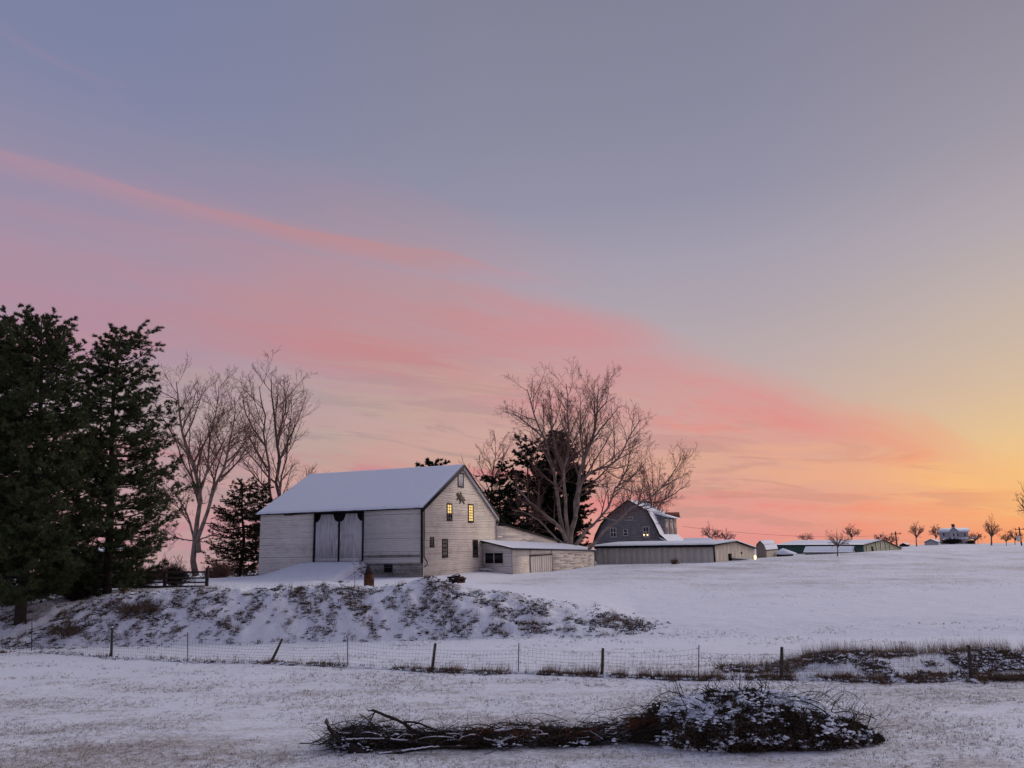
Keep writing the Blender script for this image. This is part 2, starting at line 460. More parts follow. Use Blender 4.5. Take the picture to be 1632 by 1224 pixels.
MAT['black_trim'] = simple_mat('black_trim', (0.018, 0.017, 0.022), 0.7, 0.3, 3.0)
MAT['post'] = simple_mat('weathered_post', (0.07, 0.062, 0.05), 0.95, 0.4, 5.0, bump=0.5)
MAT['wire'] = simple_mat('galvanised_wire', (0.13, 0.13, 0.14), 0.6, 0.3, 2.0, metal=0.6)
MAT['white_trim'] = simple_mat('white_trim', (0.52, 0.50, 0.48), 0.75, 0.12, 2.0)
MAT['rust'] = simple_mat('rusty_steel', (0.085, 0.034, 0.022), 0.85, 0.5, 4.0, bump=0.4)
MAT['glass'] = simple_mat('dark_glass', (0.02, 0.022, 0.028), 0.12, 0.2, 1.0, spec=0.6)
MAT['glass_pale'] = simple_mat('dusty_glass', (0.10, 0.085, 0.075), 0.5, 0.4, 2.5, spec=0.4)
MAT['glow'] = simple_mat('window_and_sky_glow', (0.5, 0.4, 0.2), 0.6, 0.3, 2.0, emit=(1.0, 0.66, 0.20), estr=0.95)
MAT['lamp'] = simple_mat('lamp_glow', (0.9, 0.8, 0.5), 0.6, 0.0, 2.0, emit=(1.0, 0.78, 0.32), estr=2.2)
MAT['candle'] = simple_mat('candle_glow', (0.9, 0.7, 0.5), 0.6, 0.0, 2.0, emit=(1.0, 0.62, 0.38), estr=2.5)

# ================================================================== plan of the barn, used by the ground too
class Frame:
    """vertical wall plane: origin O on the ground line, horizontal direction S, outward normal N"""
    def __init__(s, O, S, N):
        s.O = np.array(O, float); s.S = np.array(S, float) / np.linalg.norm(S); s.N = np.array(N, float) / np.linalg.norm(N)
    def pt(s, a, z, w=0.0):
        return s.O + s.S * a + s.N * w + np.array((0, 0, z))
    def hit(s, u, v):
        d = px_dir(u, v); c = np.array((0, 0, EYE))
        t = np.dot(s.O - c, s.N) / np.dot(d, s.N)
        q = c + d * t - s.O
        return float(np.dot(q, s.S)), float(q[2])
    def box(s, mb, a0, a1, z0, z1, w0, w1):
        mb.box(s.pt(a0, z0, w0), s.S * (a1 - a0), s.N * (w1 - w0), (0, 0, z1 - z0))
Z3 = np.array((0, 0, 1.0))
def unit(v): v = np.array(v, float); return v / np.linalg.norm(v)
BN = P(673.5, 920, 66.0)                     # near corner of the barn, at the ground
BL = P(412, 900, 72.6)
b_dir = unit((BL[0] - BN[0], BL[1] - BN[1], 0))      # along the front wall, to the left
b_gab = unit((-b_dir[1], b_dir[0], 0))
if b_gab[1] < 0: b_gab = -b_gab                      # along the gable wall, away
B_LEN = float(np.linalg.norm((BL - BN)[:2]))
GZ0 = float(BN[2])                                   # ground height at the barn
FR = Frame(BN, b_dir, -b_gab)                        # front wall, a = distance from the near corner to the left
GA = Frame(BN, b_gab, -b_dir)                        # gable wall
B_WID = GA.hit(790, 850)[0]
def meet(fr, u):                                     # distance along a wall at image column u, at eye height
    return fr.hit(u, 862)[0]

# ================================================================== ground
_U =   np.array([-500, 0, 200, 330, 500, 700, 816, 948, 1000, 1140, 1300, 1400, 1520, 1632, 2300.])
_TX = (_U - 816) / 1265.0
_TOE = np.array([45, 45, 45, 45, 45, 45, 44.5, 44, 43.5, 43, 42.6, 42, 41.5, 41, 40.])
_Z50 = np.array([2.0, 1.55, 2.45, 2.72, 2.72, 2.65, 1.95, 1.1, .7, .6, .6, .6, .65, .7, .7])
_Z60 = np.array([2.4, 2.3, 2.55, 2.62, 2.52, 2.47, 2.0, 1.7, 1.5, 1.15, 1.1, 1.1, 1.15, 1.2, 1.2])
_DC =  np.array([75, 75, 74, 74, 74, 76, 78, 80, 78, 85, 100, 110, 122, 130, 140.])
_ZC =  np.array([2.3, 2.3, 2.36, 2.40, 2.43, 2.40, 2.05, 2.18, 2.3, 2.3, 2.7, 2.87, 2.85, 2.83, 2.9])
_Z2 =  np.array([-2, -2, -2, -1.8, -.5, .8, 1.0, 1.2, 1.2, 1.3, 1.4, 1.4, 1.2, 1.1, 1.0])
_Z3 =  np.array([-5.2, -5.2, -5.2, -5.0, -4.5, -3, -2, -1, -.6, -.3, .1, .2, .25, .2, .1])
_Z4 =  np.array([-44, -44, -44, -44, -44, -40, -34, -28, -25, -23, -22, -22, -22, -22, -22.])
def _base_h(x, y):
    tx = np.clip(x / np.maximum(y, 8.0), _TX[0], _TX[-1])
    g = lambda a: np.interp(tx, _TX, a)
    toe, z50, z60, dc, zc_, z2, z3, z4 = map(g, (_TOE, _Z50, _Z60, _DC, _ZC, _Z2, _Z3, _Z4))
    steep = np.clip((z50 - 0.6) / 2.0, 0, 1)
    top = toe + 3.6 + 3.0 * (1 - steep)
    out = np.zeros_like(y)
    a = np.clip((y - toe) / (top - toe), 0, 1)
    prof = np.where(a < 1, a ** 1.25 * (1 - 0.5 * a) * 2.0, 1.0)       # quick toe, rounded top
    prof = np.clip(prof, 0, 1)
    h1 = z50 * prof
    pts = [(top, z50), (np.maximum(60.0, top + 5), z60), (dc, zc_), (np.full_like(y, 200.0), z2), (np.full_like(y, 330.0), z3), (np.full_like(y, 1500.0), z4)]
    h = h1
    for (d0, a0), (d1, a1) in zip(pts[:-1], pts[1:]):
        t = np.clip((y - d0) / (d1 - d0), 0, 1)
        h = np.where(y > d0, a0 + (a1 - a0) * t, h)
    return h
def bank_amount(x, y):
    tx = x / np.maximum(y, 8.0)
    toe = np.interp(tx, _TX, _TOE)
    st = np.interp(tx, _TX, np.clip((_Z50 - 0.75) / 0.9, 0, 1))
    wid = np.interp(tx, _TX, np.array([9, 9, 7.5, 6, 5.5, 5.4, 6.5, 7.5, 7.5, 7, 7, 7, 7, 7, 7.]))
    return st * sstep(toe - 0.2, toe + 0.9, y) * (1 - sstep(toe + wid * 0.75, toe + wid, y))
RAMP_A0, RAMP_A1 = FR.hit(581, 893)[0], FR.hit(503, 893)[0]
RAMP_Z = FR.hit(540, 895.5)[1]
_SM = (-2.5, -1.2, 0, 1.2, 2.5)
def H(x, y):
    x = np.atleast_1d(np.asarray(x, float)); y = np.atleast_1d(np.asarray(y, float))
    far = sstep(53, 60, y)
    h0 = _base_h(x, y)
    h1 = sum(_base_h(x + dx_ * far, y + dy_ * far) for dx_ in (-1.5, 1.5) for dy_ in _SM) / 10.0
    h = h0 * (1 - far) + h1 * far
    # keep the yard level round the barn
    p = np.stack([x - BN[0], y - BN[1]], -1)
    a = p @ b_dir[:2]; w = -(p @ b_gab[:2])
    yard = sstep(-5, 0, a) * (1 - sstep(B_LEN + 2, B_LEN + 9, a)) * sstep(-24, -15, w) * (1 - sstep(5, 12, w))
    h = h * (1 - yard) + GZ0 * yard
    # earth ramp to the doors
    fa = sstep(RAMP_A0 - 0.75, RAMP_A0 - 0.05, a) * (1 - sstep(RAMP_A1 + 0.2, RAMP_A1 + 6.5, a) ** 0.8)
    fw = 1 - sstep(0.6, 6.2, w)
    h = h + (w > -1.0) * fa * fw * RAMP_Z
    # drifted snow heap and the lump under the boards, on the edge of the bank
    for (u_, v_, D_, r, a_) in ((686, 940, 48.8, .85, 0.42), (668, 950, 48.4, 1.0, 0.32), (722, 940, 49.6, 1.2, 0.2), (505, 925, 57.0, 1.6, 0.25)):
        c = P(u_, v_, D_)
        h = h + a_ * np.exp(-(((x - c[0]) / r) ** 2 + ((y - c[1]) / (r * 0.9)) ** 2))
    # snow ridge behind the fence on the right
    rb = sstep(10.0, 12.5, x) * np.exp(-((y - 32.6) / 1.5) ** 2)
    h = h + rb * (0.42 + 0.25 * fbm(x * 0.45, y * 0.3, 5))
    # relief
    ba = bank_amount(x, y)
    h = h + ba * ((fbm(x * 0.75, y * 0.8, 11, 4, 0.55) - 0.5) * 0.60 + (fbm(x * 2.2, y * 2.4, 12, 4, 0.7) - 0.5) * 0.46)
    near = 1 - sstep(60, 90, y)
    h = h + (fbm(x * 0.12, y * 0.12, 3, 3) - 0.5) * (0.16 * near + 0.25 * (1 - near)) * (1 - yard)
    h = h + (fbm(x * 0.9, y * 1.1, 4, 4, 0.6) - 0.5) * 0.09 * near * (1 - 0.7 * yard)
    return h
def H1(x, y): return float(H([x], [y])[0])
def GP(u, D, v=900):
    """ground point at image column u and forward distance D"""
    p = P(u, v, D); return np.array((p[0], p[1], H1(p[0], p[1])))

def grid_axis(segs):
    out = []
    for a, b, st in segs:
        n = max(1, int(round((b - a) / st))); out.append(np.linspace(a, b, n, endpoint=False))
    out.append([segs[-1][1]]); return np.concatenate(out)
gx = grid_axis([(-1600, -400, 100), (-400, -120, 20), (-120, -45, 3), (-45, -32, .6), (-32, 30, .17), (30, 48, .5), (48, 140, 3), (140, 400, 20), (400, 1600, 100)])
gy = grid_axis([(-600, -50, 50), (-50, 10, 5), (10, 18, .8), (18, 44, .17), (44, 54, .13), (54, 80, .35), (80, 150, 1.2), (150, 420, 6), (420, 1600, 60)])
GX, GY = np.meshgrid(gx, gy)
HH = H(GX.ravel(), GY.ravel())
V = np.stack([GX.ravel(), GY.ravel(), HH], -1)
ny, nx = GX.shape
idx = np.arange(ny * nx).reshape(ny, nx)
F = np.stack([idx[:-1, :-1], idx[:-1, 1:], idx[1:, 1:], idx[1:, :-1]], -1).reshape(-1, 4)
mb = MB(); mb.arrays(V, F)
ground = mb.build('snow_field', MAT['ground'], smooth=True)
ground['kind'] = 'structure'
# how much dead grass shows: more on the mown field in front, less in the lane and the yard
def grass_amount(x, y):
    lane = np.exp(-((y - np.interp(x / np.maximum(y, 8), _TX, _TOE) + 3.2) / 2.4) ** 2)
    near_ = sstep(44, 30, y) if False else 1 - sstep(24, 42, y)
    g = 0.30 + 0.30 * near_ - 0.55 * lane
    rows = fbm(x * 0.22, y * 0.8, 21, 4, .6)
    g = g + 0.62 * (rows - 0.5) * (0.4 + 0.6 * near_)
    g = g + 0.45 * bank_amount(x, y) * (fbm(x * 0.9, y * 0.9, 22, 4, .6) - 0.35)
    p = np.stack([x - BN[0], y - BN[1]], -1)
    a = p @ b_dir[:2]; w = -(p @ b_gab[:2])
    yard = sstep(-8, -2, a) * (1 - sstep(B_LEN + 2, B_LEN + 6, a)) * (1 - sstep(9, 14, w))
    g = g - 0.6 * yard
    far = sstep(52, 70, y); g = g + 0.24 * far + far * .35 * (fbm(x * .12, y * .5, 24, 4, .6) - .5)
    return np.clip(g, 0, 1)
at = ground.data.attributes.new('grass', 'FLOAT', 'POINT')
at.data.foreach_set('value', grass_amount(V[:, 0], V[:, 1]).astype(np.float32))

# ================================================================== barn
def ang(d): return math.atan2(d[1], d[0])
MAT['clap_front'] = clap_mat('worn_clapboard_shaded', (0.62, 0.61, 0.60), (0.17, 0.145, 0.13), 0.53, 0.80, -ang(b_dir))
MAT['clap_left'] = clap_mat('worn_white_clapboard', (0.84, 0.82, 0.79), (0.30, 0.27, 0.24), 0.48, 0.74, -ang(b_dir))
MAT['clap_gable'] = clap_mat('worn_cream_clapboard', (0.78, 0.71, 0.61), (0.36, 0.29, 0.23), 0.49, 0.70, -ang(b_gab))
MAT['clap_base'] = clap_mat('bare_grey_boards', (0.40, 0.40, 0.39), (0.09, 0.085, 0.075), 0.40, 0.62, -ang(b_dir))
def plank_mat(name, paint, wood, lo, hi, rot, tint=0.12):
    m, t, b = new_mat(name); k = NT(t); rnd = k.info()
    v0 = k.coord('Object', rot=(0, 0, rot))
    cmb = k.n('ShaderNodeCombineXYZ'); lk(t, k.math('MULTIPLY', rnd, 53.0), cmb.inputs[1])
    ad = k.n('ShaderNodeVectorMath', operation='ADD'); lk(t, v0, ad.inputs[0]); lk(t, cmb.outputs[0], ad.inputs[1])
    mp = k.n('ShaderNodeMapping'); mp.inputs['Scale'].default_value = (9.0, 9.0, 0.7); lk(t, ad.outputs[0], mp.inputs[0])
    n1 = k.noise(mp.outputs[0], 1.6, 6, 0.65, 0.2)
    n = k.math('ADD', n1, k.math('MULTIPLY', k.math('SUBTRACT', rnd, 0.5), tint))
    w = k.ramp(n, [(lo, 0.0), (hi, 1.0)])
    lk(t, k.mix(w, paint, k.mix(n1, tuple(c * .6 for c in wood), tuple(c * 1.4 for c in wood))), b.inputs['Base Color'])
    b.inputs['Roughness'].default_value = 0.88; b.inputs['Specular IOR Level'].default_value = 0.12
    lk(t, k.bump(n1, 0.35, 0.015), b.inputs['Normal'])
    return m
MAT['door_plank'] = plank_mat('worn_door_planks', (0.56, 0.57, 0.60), (0.20, 0.19, 0.19), 0.50, 0.68, -ang(b_dir))
MAT['door_plank_cream'] = plank_mat('cream_door_planks', (0.58, 0.53, 0.48), (0.25, 0.21, 0.18), 0.52, 0.75, -ang(b_gab))

def clapboards(parent, fr, spans, z0, z1, pitch, mat, seed, thick=0.03, proud=0.0, split=5.5, skew=0.0):
    """one object per board; spans(z) gives the (a0, a1) runs of the wall at height z"""
    rg = random.Random(seed); z = z0
    while z < z1 - 0.02:
        zt = min(z + pitch, z1)
        lo, hi = spans(z), spans(zt); grow_ = rg.choice((0.008, 0.004, 0.0, -0.004, -0.006, -0.014))
        for (l0, l1), (h0, h1) in zip(lo, hi):
            if l1 - l0 < 0.15: continue
            n = max(1, round((l1 - l0) / split))
            cuts = [0.0] + sorted(rg.uniform(.12, .88) for i in range(1, n)) + [1.0]
            for c0, c1 in zip(cuts[:-1], cuts[1:]):
                a0, a1 = l0 + (l1 - l0) * c0, l0 + (l1 - l0) * c1
                b0, b1 = h0 + (h1 - h0) * c0, h0 + (h1 - h0) * c1
                w = thick * rg.uniform(0.88, 1.2) + proud; j0, j1 = rg.uniform(-.012, .012), rg.uniform(-.012, .012)
                g = 0.004; g1 = grow_ + rg.uniform(-.004, .004)
                m = MB()
                m.hexa([fr.pt(a0 + g, z + j0, 0.0), fr.pt(a1 - g, z + j1, 0.0), fr.pt(a1 - g, z + j1, w), fr.pt(a0 + g, z + j0, w),
                        fr.pt(b0 + g, zt + g1 + j0, 0.0), fr.pt(b1 - g, zt + g1 + j1, 0.0), fr.pt(b1 - g, zt + g1 + j1, 0.008 + proud), fr.pt(b0 + g, zt + g1 + j0, 0.008 + proud)])
                m.build('clapboard', mat, parent)
        z = zt

def window(parent, fr, a0, a1, z0, z1, nx, ny, glass, frame_mat, w=0.045, fw=0.09, name='window', pane_mats=None, sill=True, mull=0.03):
    """frame mesh with real bars, one pane object per light"""
    if a1 < a0: a0, a1 = a1, a0
    if z1 < z0: z0, z1 = z1, z0
    m = MB()
    fr.box(m, a0, a0 + fw, z0, z1, 0.0, w + 0.03); fr.box(m, a1 - fw, a1, z0, z1, 0.0, w + 0.03)
    fr.box(m, a0 + fw, a1 - fw, z1 - fw, z1, 0.0, w + 0.035); fr.box(m, a0 + fw, a1 - fw, z0, z0 + fw * .8, 0.0, w + 0.035)
    ia0, ia1, iz0, iz1 = a0 + fw, a1 - fw, z0 + fw * .8, z1 - fw
    cw, ch = (ia1 - ia0) / nx, (iz1 - iz0) / ny
    for i in range(1, nx): fr.box(m, ia0 + i * cw - mull / 2, ia0 + i * cw + mull / 2, iz0, iz1, 0.0, w + 0.012)
    for j in range(1, ny): fr.box(m, ia0, ia1, iz0 + j * ch - mull / 2, iz0 + j * ch + mull / 2, 0.0, w + 0.008 + (0.016 if j == ny // 2 else 0))
    win = m.build(name, frame_mat, parent)
    for j in range(ny):
        for i in range(nx):
            q = MB(); fr.box(q, ia0 + i * cw + mull / 2, ia0 + (i + 1) * cw - mull / 2, iz0 + j * ch + mull / 2, iz0 + (j + 1) * ch - mull / 2, 0.004, w * 0.72)
            q.build('pane', pane_mats(i, j) if pane_mats else glass, win)
    if sill:
        q = MB(); fr.box(q, a0 - 0.05, a1 + 0.05, z0 - 0.06, z0 - 0.002, 0.0, w + 0.075); q.build('sill', frame_mat, win)
    return win
def wpx(fr, u0, v0, u1, v1):
    (a0, z1_), (a1, z0_) = fr.hit(u0, v0), fr.hit(u1, v1)
    return min(a0, a1), max(a0, a1), min(z0_, z1_), max(z0_, z1_)

barn = empty('barn', BN, 'large white weathered bank barn with snow covered roof and two lit gable windows', 'barn')
zE = FR.hit(673.5, 808)[1]                # eave height above the ground at the near corner
zR = Frame(BN + b_gab * B_WID / 2, b_dir, -b_gab).hit(737, 743)[1]
zE2 = GA.hit(790, 822)[1]
mid_a = B_WID / 2
ZB = -1.2
NBr = b_dir * B_LEN
# wall core
core = MB()
prof = [(0, ZB), (B_WID, ZB), (B_WID, zE2), (mid_a, zR - 0.12), (0, zE)]
core.prism([GA.pt(a, z, -0.02) for a, z in prof], b_dir * (B_LEN - 0.02))
core.build('wall', MAT['dark_wood'], barn)
def gable_span(z):
    if z <= zE: l = 0.0
    else: l = (z - zE) / (zR - zE) * mid_a
    r = B_WID if z <= zE2 else B_WID - (z - zE2) / (zR - zE2) * (B_WID - mid_a)
    return [(l + 0.02, r - 0.02)]
clapboards(barn, GA, gable_span, -0.25, zR - 0.25, 0.155, MAT['clap_gable'], 1, split=12.0)
dA0, dA1 = FR.hit(579.5, 850)[0], FR.hit(502, 850)[0]
dZ1 = FR.hit(540, 818)[1]
led = FR.hit(640, 897)[1]                 # lower edge of the overhanging siding
doorz = RAMP_Z + 0.02
ftop = lambda a: zE
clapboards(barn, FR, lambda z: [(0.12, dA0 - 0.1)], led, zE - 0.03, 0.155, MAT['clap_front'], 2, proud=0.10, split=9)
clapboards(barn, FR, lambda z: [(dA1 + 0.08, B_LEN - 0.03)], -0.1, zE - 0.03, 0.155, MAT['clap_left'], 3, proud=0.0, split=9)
clapboards(barn, FR, lambda z: [(0.05, dA0 - 0.1)], -0.3, led - 0.08, 0.16, MAT['clap_base'], 4, split=4)
# mid beam line and patched grey board
m = MB(); FR.box(m, 0.03, dA0 - 0.03, led - 0.08, led - 0.004, 0.0, 0.15); m.build('drip_board', MAT['clap_base'], barn)
a0, a1, z0, z1 = wpx(FR, 672, 884, 581, 889)
m = MB(); FR.box(m, a0 + .1, a1, z0, z1, 0.135, 0.158); m.build('patch_board', MAT['clap_base'], barn, label='bare grey board nailed across the front wall')
# corner boards
m = MB()
FR.box(m, -0.05, 0.09, led - 0.05, zE - 0.02, 0.0, 0.17); m.build('corner_board', MAT['black_trim'], barn)
m = MB(); GA.box(m, B_WID - 0.12, B_WID + 0.02, -0.2, zE2 - 0.02, 0.0, 0.05); m.build('corner_board', MAT['white_trim'], barn)
# ---- doors: recessed leaves, dark gap between, round cut corners
m = MB(); FR.box(m, dA0 - 0.02, dA1 + 0.02, doorz - 0.3, dZ1 + 0.05, -0.01, 0.012); m.build('door_recess', MAT['dark'], barn)
gapc = FR.hit(541, 850)[0]
def door(a0, a1, name='door'):
    root_d = None
    leaf = MB(); FR.box(leaf, a0, a1, doorz, doorz + 0.32, 0.012, 0.10)
    d = leaf.build('barn_door', MAT['door_plank'], barn, label='plank barn door with arched corner cut out of its top')
    n = 11; w = (a1 - a0) / n; rr = 0.54; rg = random.Random(int(a0 * 100))
    for i in range(n):
        p0, p1 = a0 + i * w, a0 + (i + 1) * w
        def top(a):
            e = min(a - a0, a1 - a)
            return dZ1 - 0.06 if e >= rr else dZ1 - 0.06 - math.sqrt(max(0.0, rr * rr - e * e)) * 1.25
        k = 5; poly = [FR.pt(p0 + 0.008, doorz + 0.33, 0.015), FR.pt(p1 - 0.008, doorz + 0.33, 0.015)]
        for j in range(k): 
            a = p1 - 0.008 - (w - 0.016) * j / (k - 1); poly.append(FR.pt(a, top(a), 0.015))
        q = MB(); q.prism(poly, FR.N * (0.055 + rg.uniform(0, .02)))
        q.build('plank', MAT['door_plank'], d)
    return d
dl = door(gapc + 0.11, dA1 - 0.12)
dr = door(dA0 + 0.12, gapc - 0.11)
# wicket door in the right leaf: a raised pale frame
a0, a1, z0, z1 = wpx(FR, 547, 855, 563, 890)
m = MB()
for q in ((a0, a0 + .09, z0, z1), (a1 - .16, a1, z0, z1), (a0, a1, z1, z1 + .14)):
    FR.box(m, *q, 0.075, 0.105)
m.build('wicket_frame', MAT['white_trim'], dr)
# black jambs and the long track under the eave
for a in (dA0, dA1):
    m = MB(); FR.box(m, a - 0.05, a + 0.05, doorz - 0.1, dZ1 + 0.1, 0.0, 0.16); m.build('door_jamb', MAT['black_trim'], barn)
m = MB(); ta0, ta1 = FR.hit(618, 812)[0], FR.hit(455, 820)[0]
m.hexa([FR.pt(ta0, dZ1 + .22, 0.02), FR.pt(ta1, dZ1 - 0.02, 0.02), FR.pt(ta1, dZ1 - 0.02, 0.26), FR.pt(ta0, dZ1 + .22, 0.26),
        FR.pt(ta0, dZ1 + .40, 0.02), FR.pt(ta1, dZ1 + 0.26, 0.02), FR.pt(ta1, dZ1 + 0.26, 0.26), FR.pt(ta0, dZ1 + .40, 0.26)])
m.build('door_track', MAT['black_trim'], barn)
# basement window
a0, a1, z0, z1 = wpx(FR, 612.5, 899, 626, 912.5)
window(barn, FR, a0, a1, z0, z1, 1, 1, MAT['dark'], MAT['dark_wood'], sill=False, fw=0.06, name='basement_window')
# ---- gable windows
G_ = MAT['glow']; D_ = MAT['glass']
a0, a1, z0, z1 = wpx(GA, 711.5, 802, 720, 829.5)
window(barn, GA, a0, a1, z0, z1, 2, 5, G_, MAT['dark_wood'], fw=0.11, mull=0.035,
       pane_mats=lambda i, j: D_ if j < 2 else G_).__setitem__('label', 'tall gable window lit in its upper half')
a0, a1, z0, z1 = wpx(GA, 745.5, 803, 754, 832)
window(barn, GA, a0, a1, z0, z1, 2, 6, G_, MAT['dark_wood'], fw=0.11, mull=0.04)['label'] = 'tall gable window lit yellow in every pane'
a0, a1, z0, z1 = wpx(GA, 684.5, 856, 691, 871)
window(barn, GA, a0, a1, z0, z1, 2, 3, MAT['glass_pale'], MAT['dark_wood'], fw=0.09)
a0, a1, z0, z1 = wpx(GA, 704, 859, 713, 887.5)
window(barn, GA, a0, a1, z0, z1, 2, 4, MAT['glass_pale'], MAT['dark_wood'], fw=0.1)
a0, a1, z0, z1 = wpx(GA, 753, 860.5, 761, 887)
window(barn, GA, a0, a1, z0, z1, 1, 2, MAT['dark'], MAT['dark_wood'], fw=0.1, sill=True)
# boarded hay opening under the ridge
a0, a1, z0, z1 = wpx(GA, 729, 752.5, 738.5, 777.5)
m = MB(); GA.box(m, a0, a0 + .1, z0, z1, 0, .07); GA.box(m, a1 - .1, a1, z0, z1, 0, .07); GA.box(m, a0 + .1, a1 - .1, z1 - .1, z1, 0, .075); GA.box(m, a0 + .1, a1 - .1, z0, z0 + .1, 0, .075)
hf = m.build('hay_door', MAT['dark_wood'], barn, label='white boarded hay door under the ridge')
for i in range(3):
    w = (a1 - a0 - .2) / 3; m = MB(); GA.box(m, a0 + .1 + i * w + .01, a0 + .1 + (i + 1) * w - .01, z0 + .1, z1 - .1, 0.005, 0.045); m.build('plank', MAT['white_trim'], hf)
# ornament: flat cut metal figure of a prancing animal with rider-like spikes
def gpt(zx, zy): return GA.hit(660 + zx / 6.44, 740 + zy / 6.44)
orn = [(432, 292), (441, 300), (447, 285), (452, 303), (466, 308), (474, 276), (482, 308), (490, 322), (505, 345), (521, 368), (522, 377), (508, 372), (503, 384), (515, 411), (508, 408), (492, 380), (480, 368), (474, 390), (460, 411), (466, 390), (462, 366), (450, 352), (437, 372), (431, 366), (432, 356), (443, 346), (445, 330), (432, 318)]
m = MB(); m.prism([GA.pt(*gpt(*p), 0.05) for p in orn], GA.N * 0.04)
m.build('metal_ornament', simple_mat('bronze_sheet', (0.13, 0.10, 0.065), 0.6, 0.3, 3.0, metal=0.3), barn, label='bronze coloured cut out animal figure on the gable')
# ---- roof: two slabs with a snow layer on each
def roof_slab(parent, fr, p0, p1, w0, w1, th, name, mat, lift=0.0, over0=0.0, over1=0.0):
    """slab over the profile segment p0->p1 (a, z) of frame fr, from w0 in front of the wall to w1 behind it"""
    p0, p1 = np.array(p0, float), np.array(p1, float); d = (p1 - p0) / np.linalg.norm(p1 - p0)
    n = np.array((-d[1], d[0])); n = n if n[1] > 0 else -n
    q0, q1 = p0 - d * over0 + n * lift, p1 + d * over1 + n * lift
    r0, r1 = q0 + n * th, q1 + n * th
    m = MB(); m.prism([fr.pt(*q0, w0), fr.pt(*q1, w0), fr.pt(*r1, w0), fr.pt(*r0, w0)], -fr.N * (w0 + w1))
    return m.build(name, mat, parent)
def snow_sheet(parent, fr, p0, p1, w0, w1, base, amp, nA, nB, seed, over0=0.0, over1=0.0, name='snow_cover', mat=None, edge=0.08):
    """snow lying on a roof slope: closed sheet with uneven top and rounded, ragged edges"""
    p0, p1 = np.array(p0, float), np.array(p1, float); d = (p1 - p0) / np.linalg.norm(p1 - p0)
    n = np.array((-d[1], d[0])); n = n if n[1] > 0 else -n
    q0, q1 = p0 - d * over0, p1 + d * over1; L = np.linalg.norm(q1 - q0); W = w0 + w1
    A, B = np.meshgrid(np.linspace(0, 1, nA), np.linspace(0, 1, nB), indexing='ij')
    sA, sB = A * L, B * W
    ed = np.minimum(np.minimum(sA, L - sA), np.minimum(sB, W - sB))
    rnd_ = np.clip(ed / edge, 0, 1) ** 0.5
    t = (base + amp * (fbm(sA * .9, sB * .9, seed, 4) - .5) * 2) * rnd_ + 0.004
    wob = (fbm(sB * 1.8, sB * 0 + 3, seed + 3, 4) - 0.5) * 0.10
    sA2 = np.where(A <= 0.0, sA + np.maximum(wob, -0.02), sA)
    def pos(aa, bb, h):
        X = q0[0] + d[0] * aa + n[0] * h; Zz = q0[1] + d[1] * aa + n[1] * h
        return fr.O[None, None] + fr.S[None, None] * X[..., None] + fr.N[None, None] * (w0 - bb)[..., None] + Z3[None, None] * Zz[..., None]
    top = pos(sA2, sB, t).reshape(-1, 3); bot = pos(sA2, sB, np.zeros_like(t)).reshape(-1, 3)
    i = np.arange(nA * nB).reshape(nA, nB)
    f = np.stack([i[:-1, :-1], i[1:, :-1], i[1:, 1:], i[:-1, 1:]], -1).reshape(-1, 4)
    k = nA * nB
    bord = list(i[:, 0]) + list(i[-1, 1:]) + list(i[::-1, -1][1:]) + list(i[0, ::-1][1:-1])
    sides = np.array([(a, b, b + k, a + k) for a, b in zip(bord, bord[1:] + bord[:1])])
    m = MB(); m.arrays(np.concatenate([top, bot]), np.concatenate([f, f[:, ::-1] + k, sides]))
    return m.build(name, mat or MAT['snow'], parent, smooth=True)
PF = ((0, zE), (mid_a, zR)); PK = ((B_WID, zE2), (mid_a, zR))
roof_slab(barn, GA, *PF, 0.28, B_LEN + 0.3, 0.12, 'roof', MAT['black_trim'], lift=0.02, over0=0.42, over1=0.03)
roof_slab(barn, GA, *PK, 0.28, B_LEN + 0.3, 0.12, 'roof', MAT['black_trim'], lift=0.02, over0=0.55, over1=0.03)
MAT['roof_snow'] = MAT['snow']
def lifted(seg, h):
    p0, p1 = np.array(seg[0], float), np.array(seg[1], float); d = (p1 - p0) / np.linalg.norm(p1 - p0); n = np.array((-d[1], d[0])); n = n if n[1] > 0 else -n
    return p0 + n * h, p1 + n * h
snow_sheet(barn, GA, *lifted(PF, 0.145), 0.24, B_LEN + 0.26, 0.10, 0.012, 60, 110, 31, over0=0.42, over1=0.02)
snow_sheet(barn, GA, *lifted(PK, 0.145), 0.24, B_LEN + 0.26, 0.10, 0.012, 30, 40, 32, over0=0.5, over1=0.02)
# rake boards, pale on the far slope, and a gutter
def rake(seg, mat, ov):
    p0, p1 = np.array(seg[0], float), np.array(seg[1], float); d = (p1 - p0) / np.linalg.norm(p1 - p0); q0 = p0 - d * ov
    m = MB(); m.prism([GA.pt(*q0, 0.06), GA.pt(*p1, 0.06), GA.pt(p1[0], p1[1] - 0.3, 0.06), GA.pt(q0[0], q0[1] - 0.24, 0.06)], GA.N * 0.16)
    m.build('rake_board', mat, barn)
rake(PF, MAT['black_trim'], 0.40); rake(PK, MAT['white_trim'], 0.50)
m = MB(); e = GA.pt(B_WID + 0.5, zE2 - 0.42, 0.1)
m.tube([e, e + b_dir * (B_LEN)], 0.09, 8); m.build('gutter', MAT['white_trim'], barn)
m = MB(); m.tube([GA.pt(B_WID + .48, zE2 - .45, .12), GA.pt(B_WID + .35, zE2 - .75, .12), GA.pt(B_WID + .02, zE2 - .95, .12), GA.pt(B_WID + .02, 1.6, .12)], 0.05, 6); m.build('downspout', MAT['white_trim'], barn)
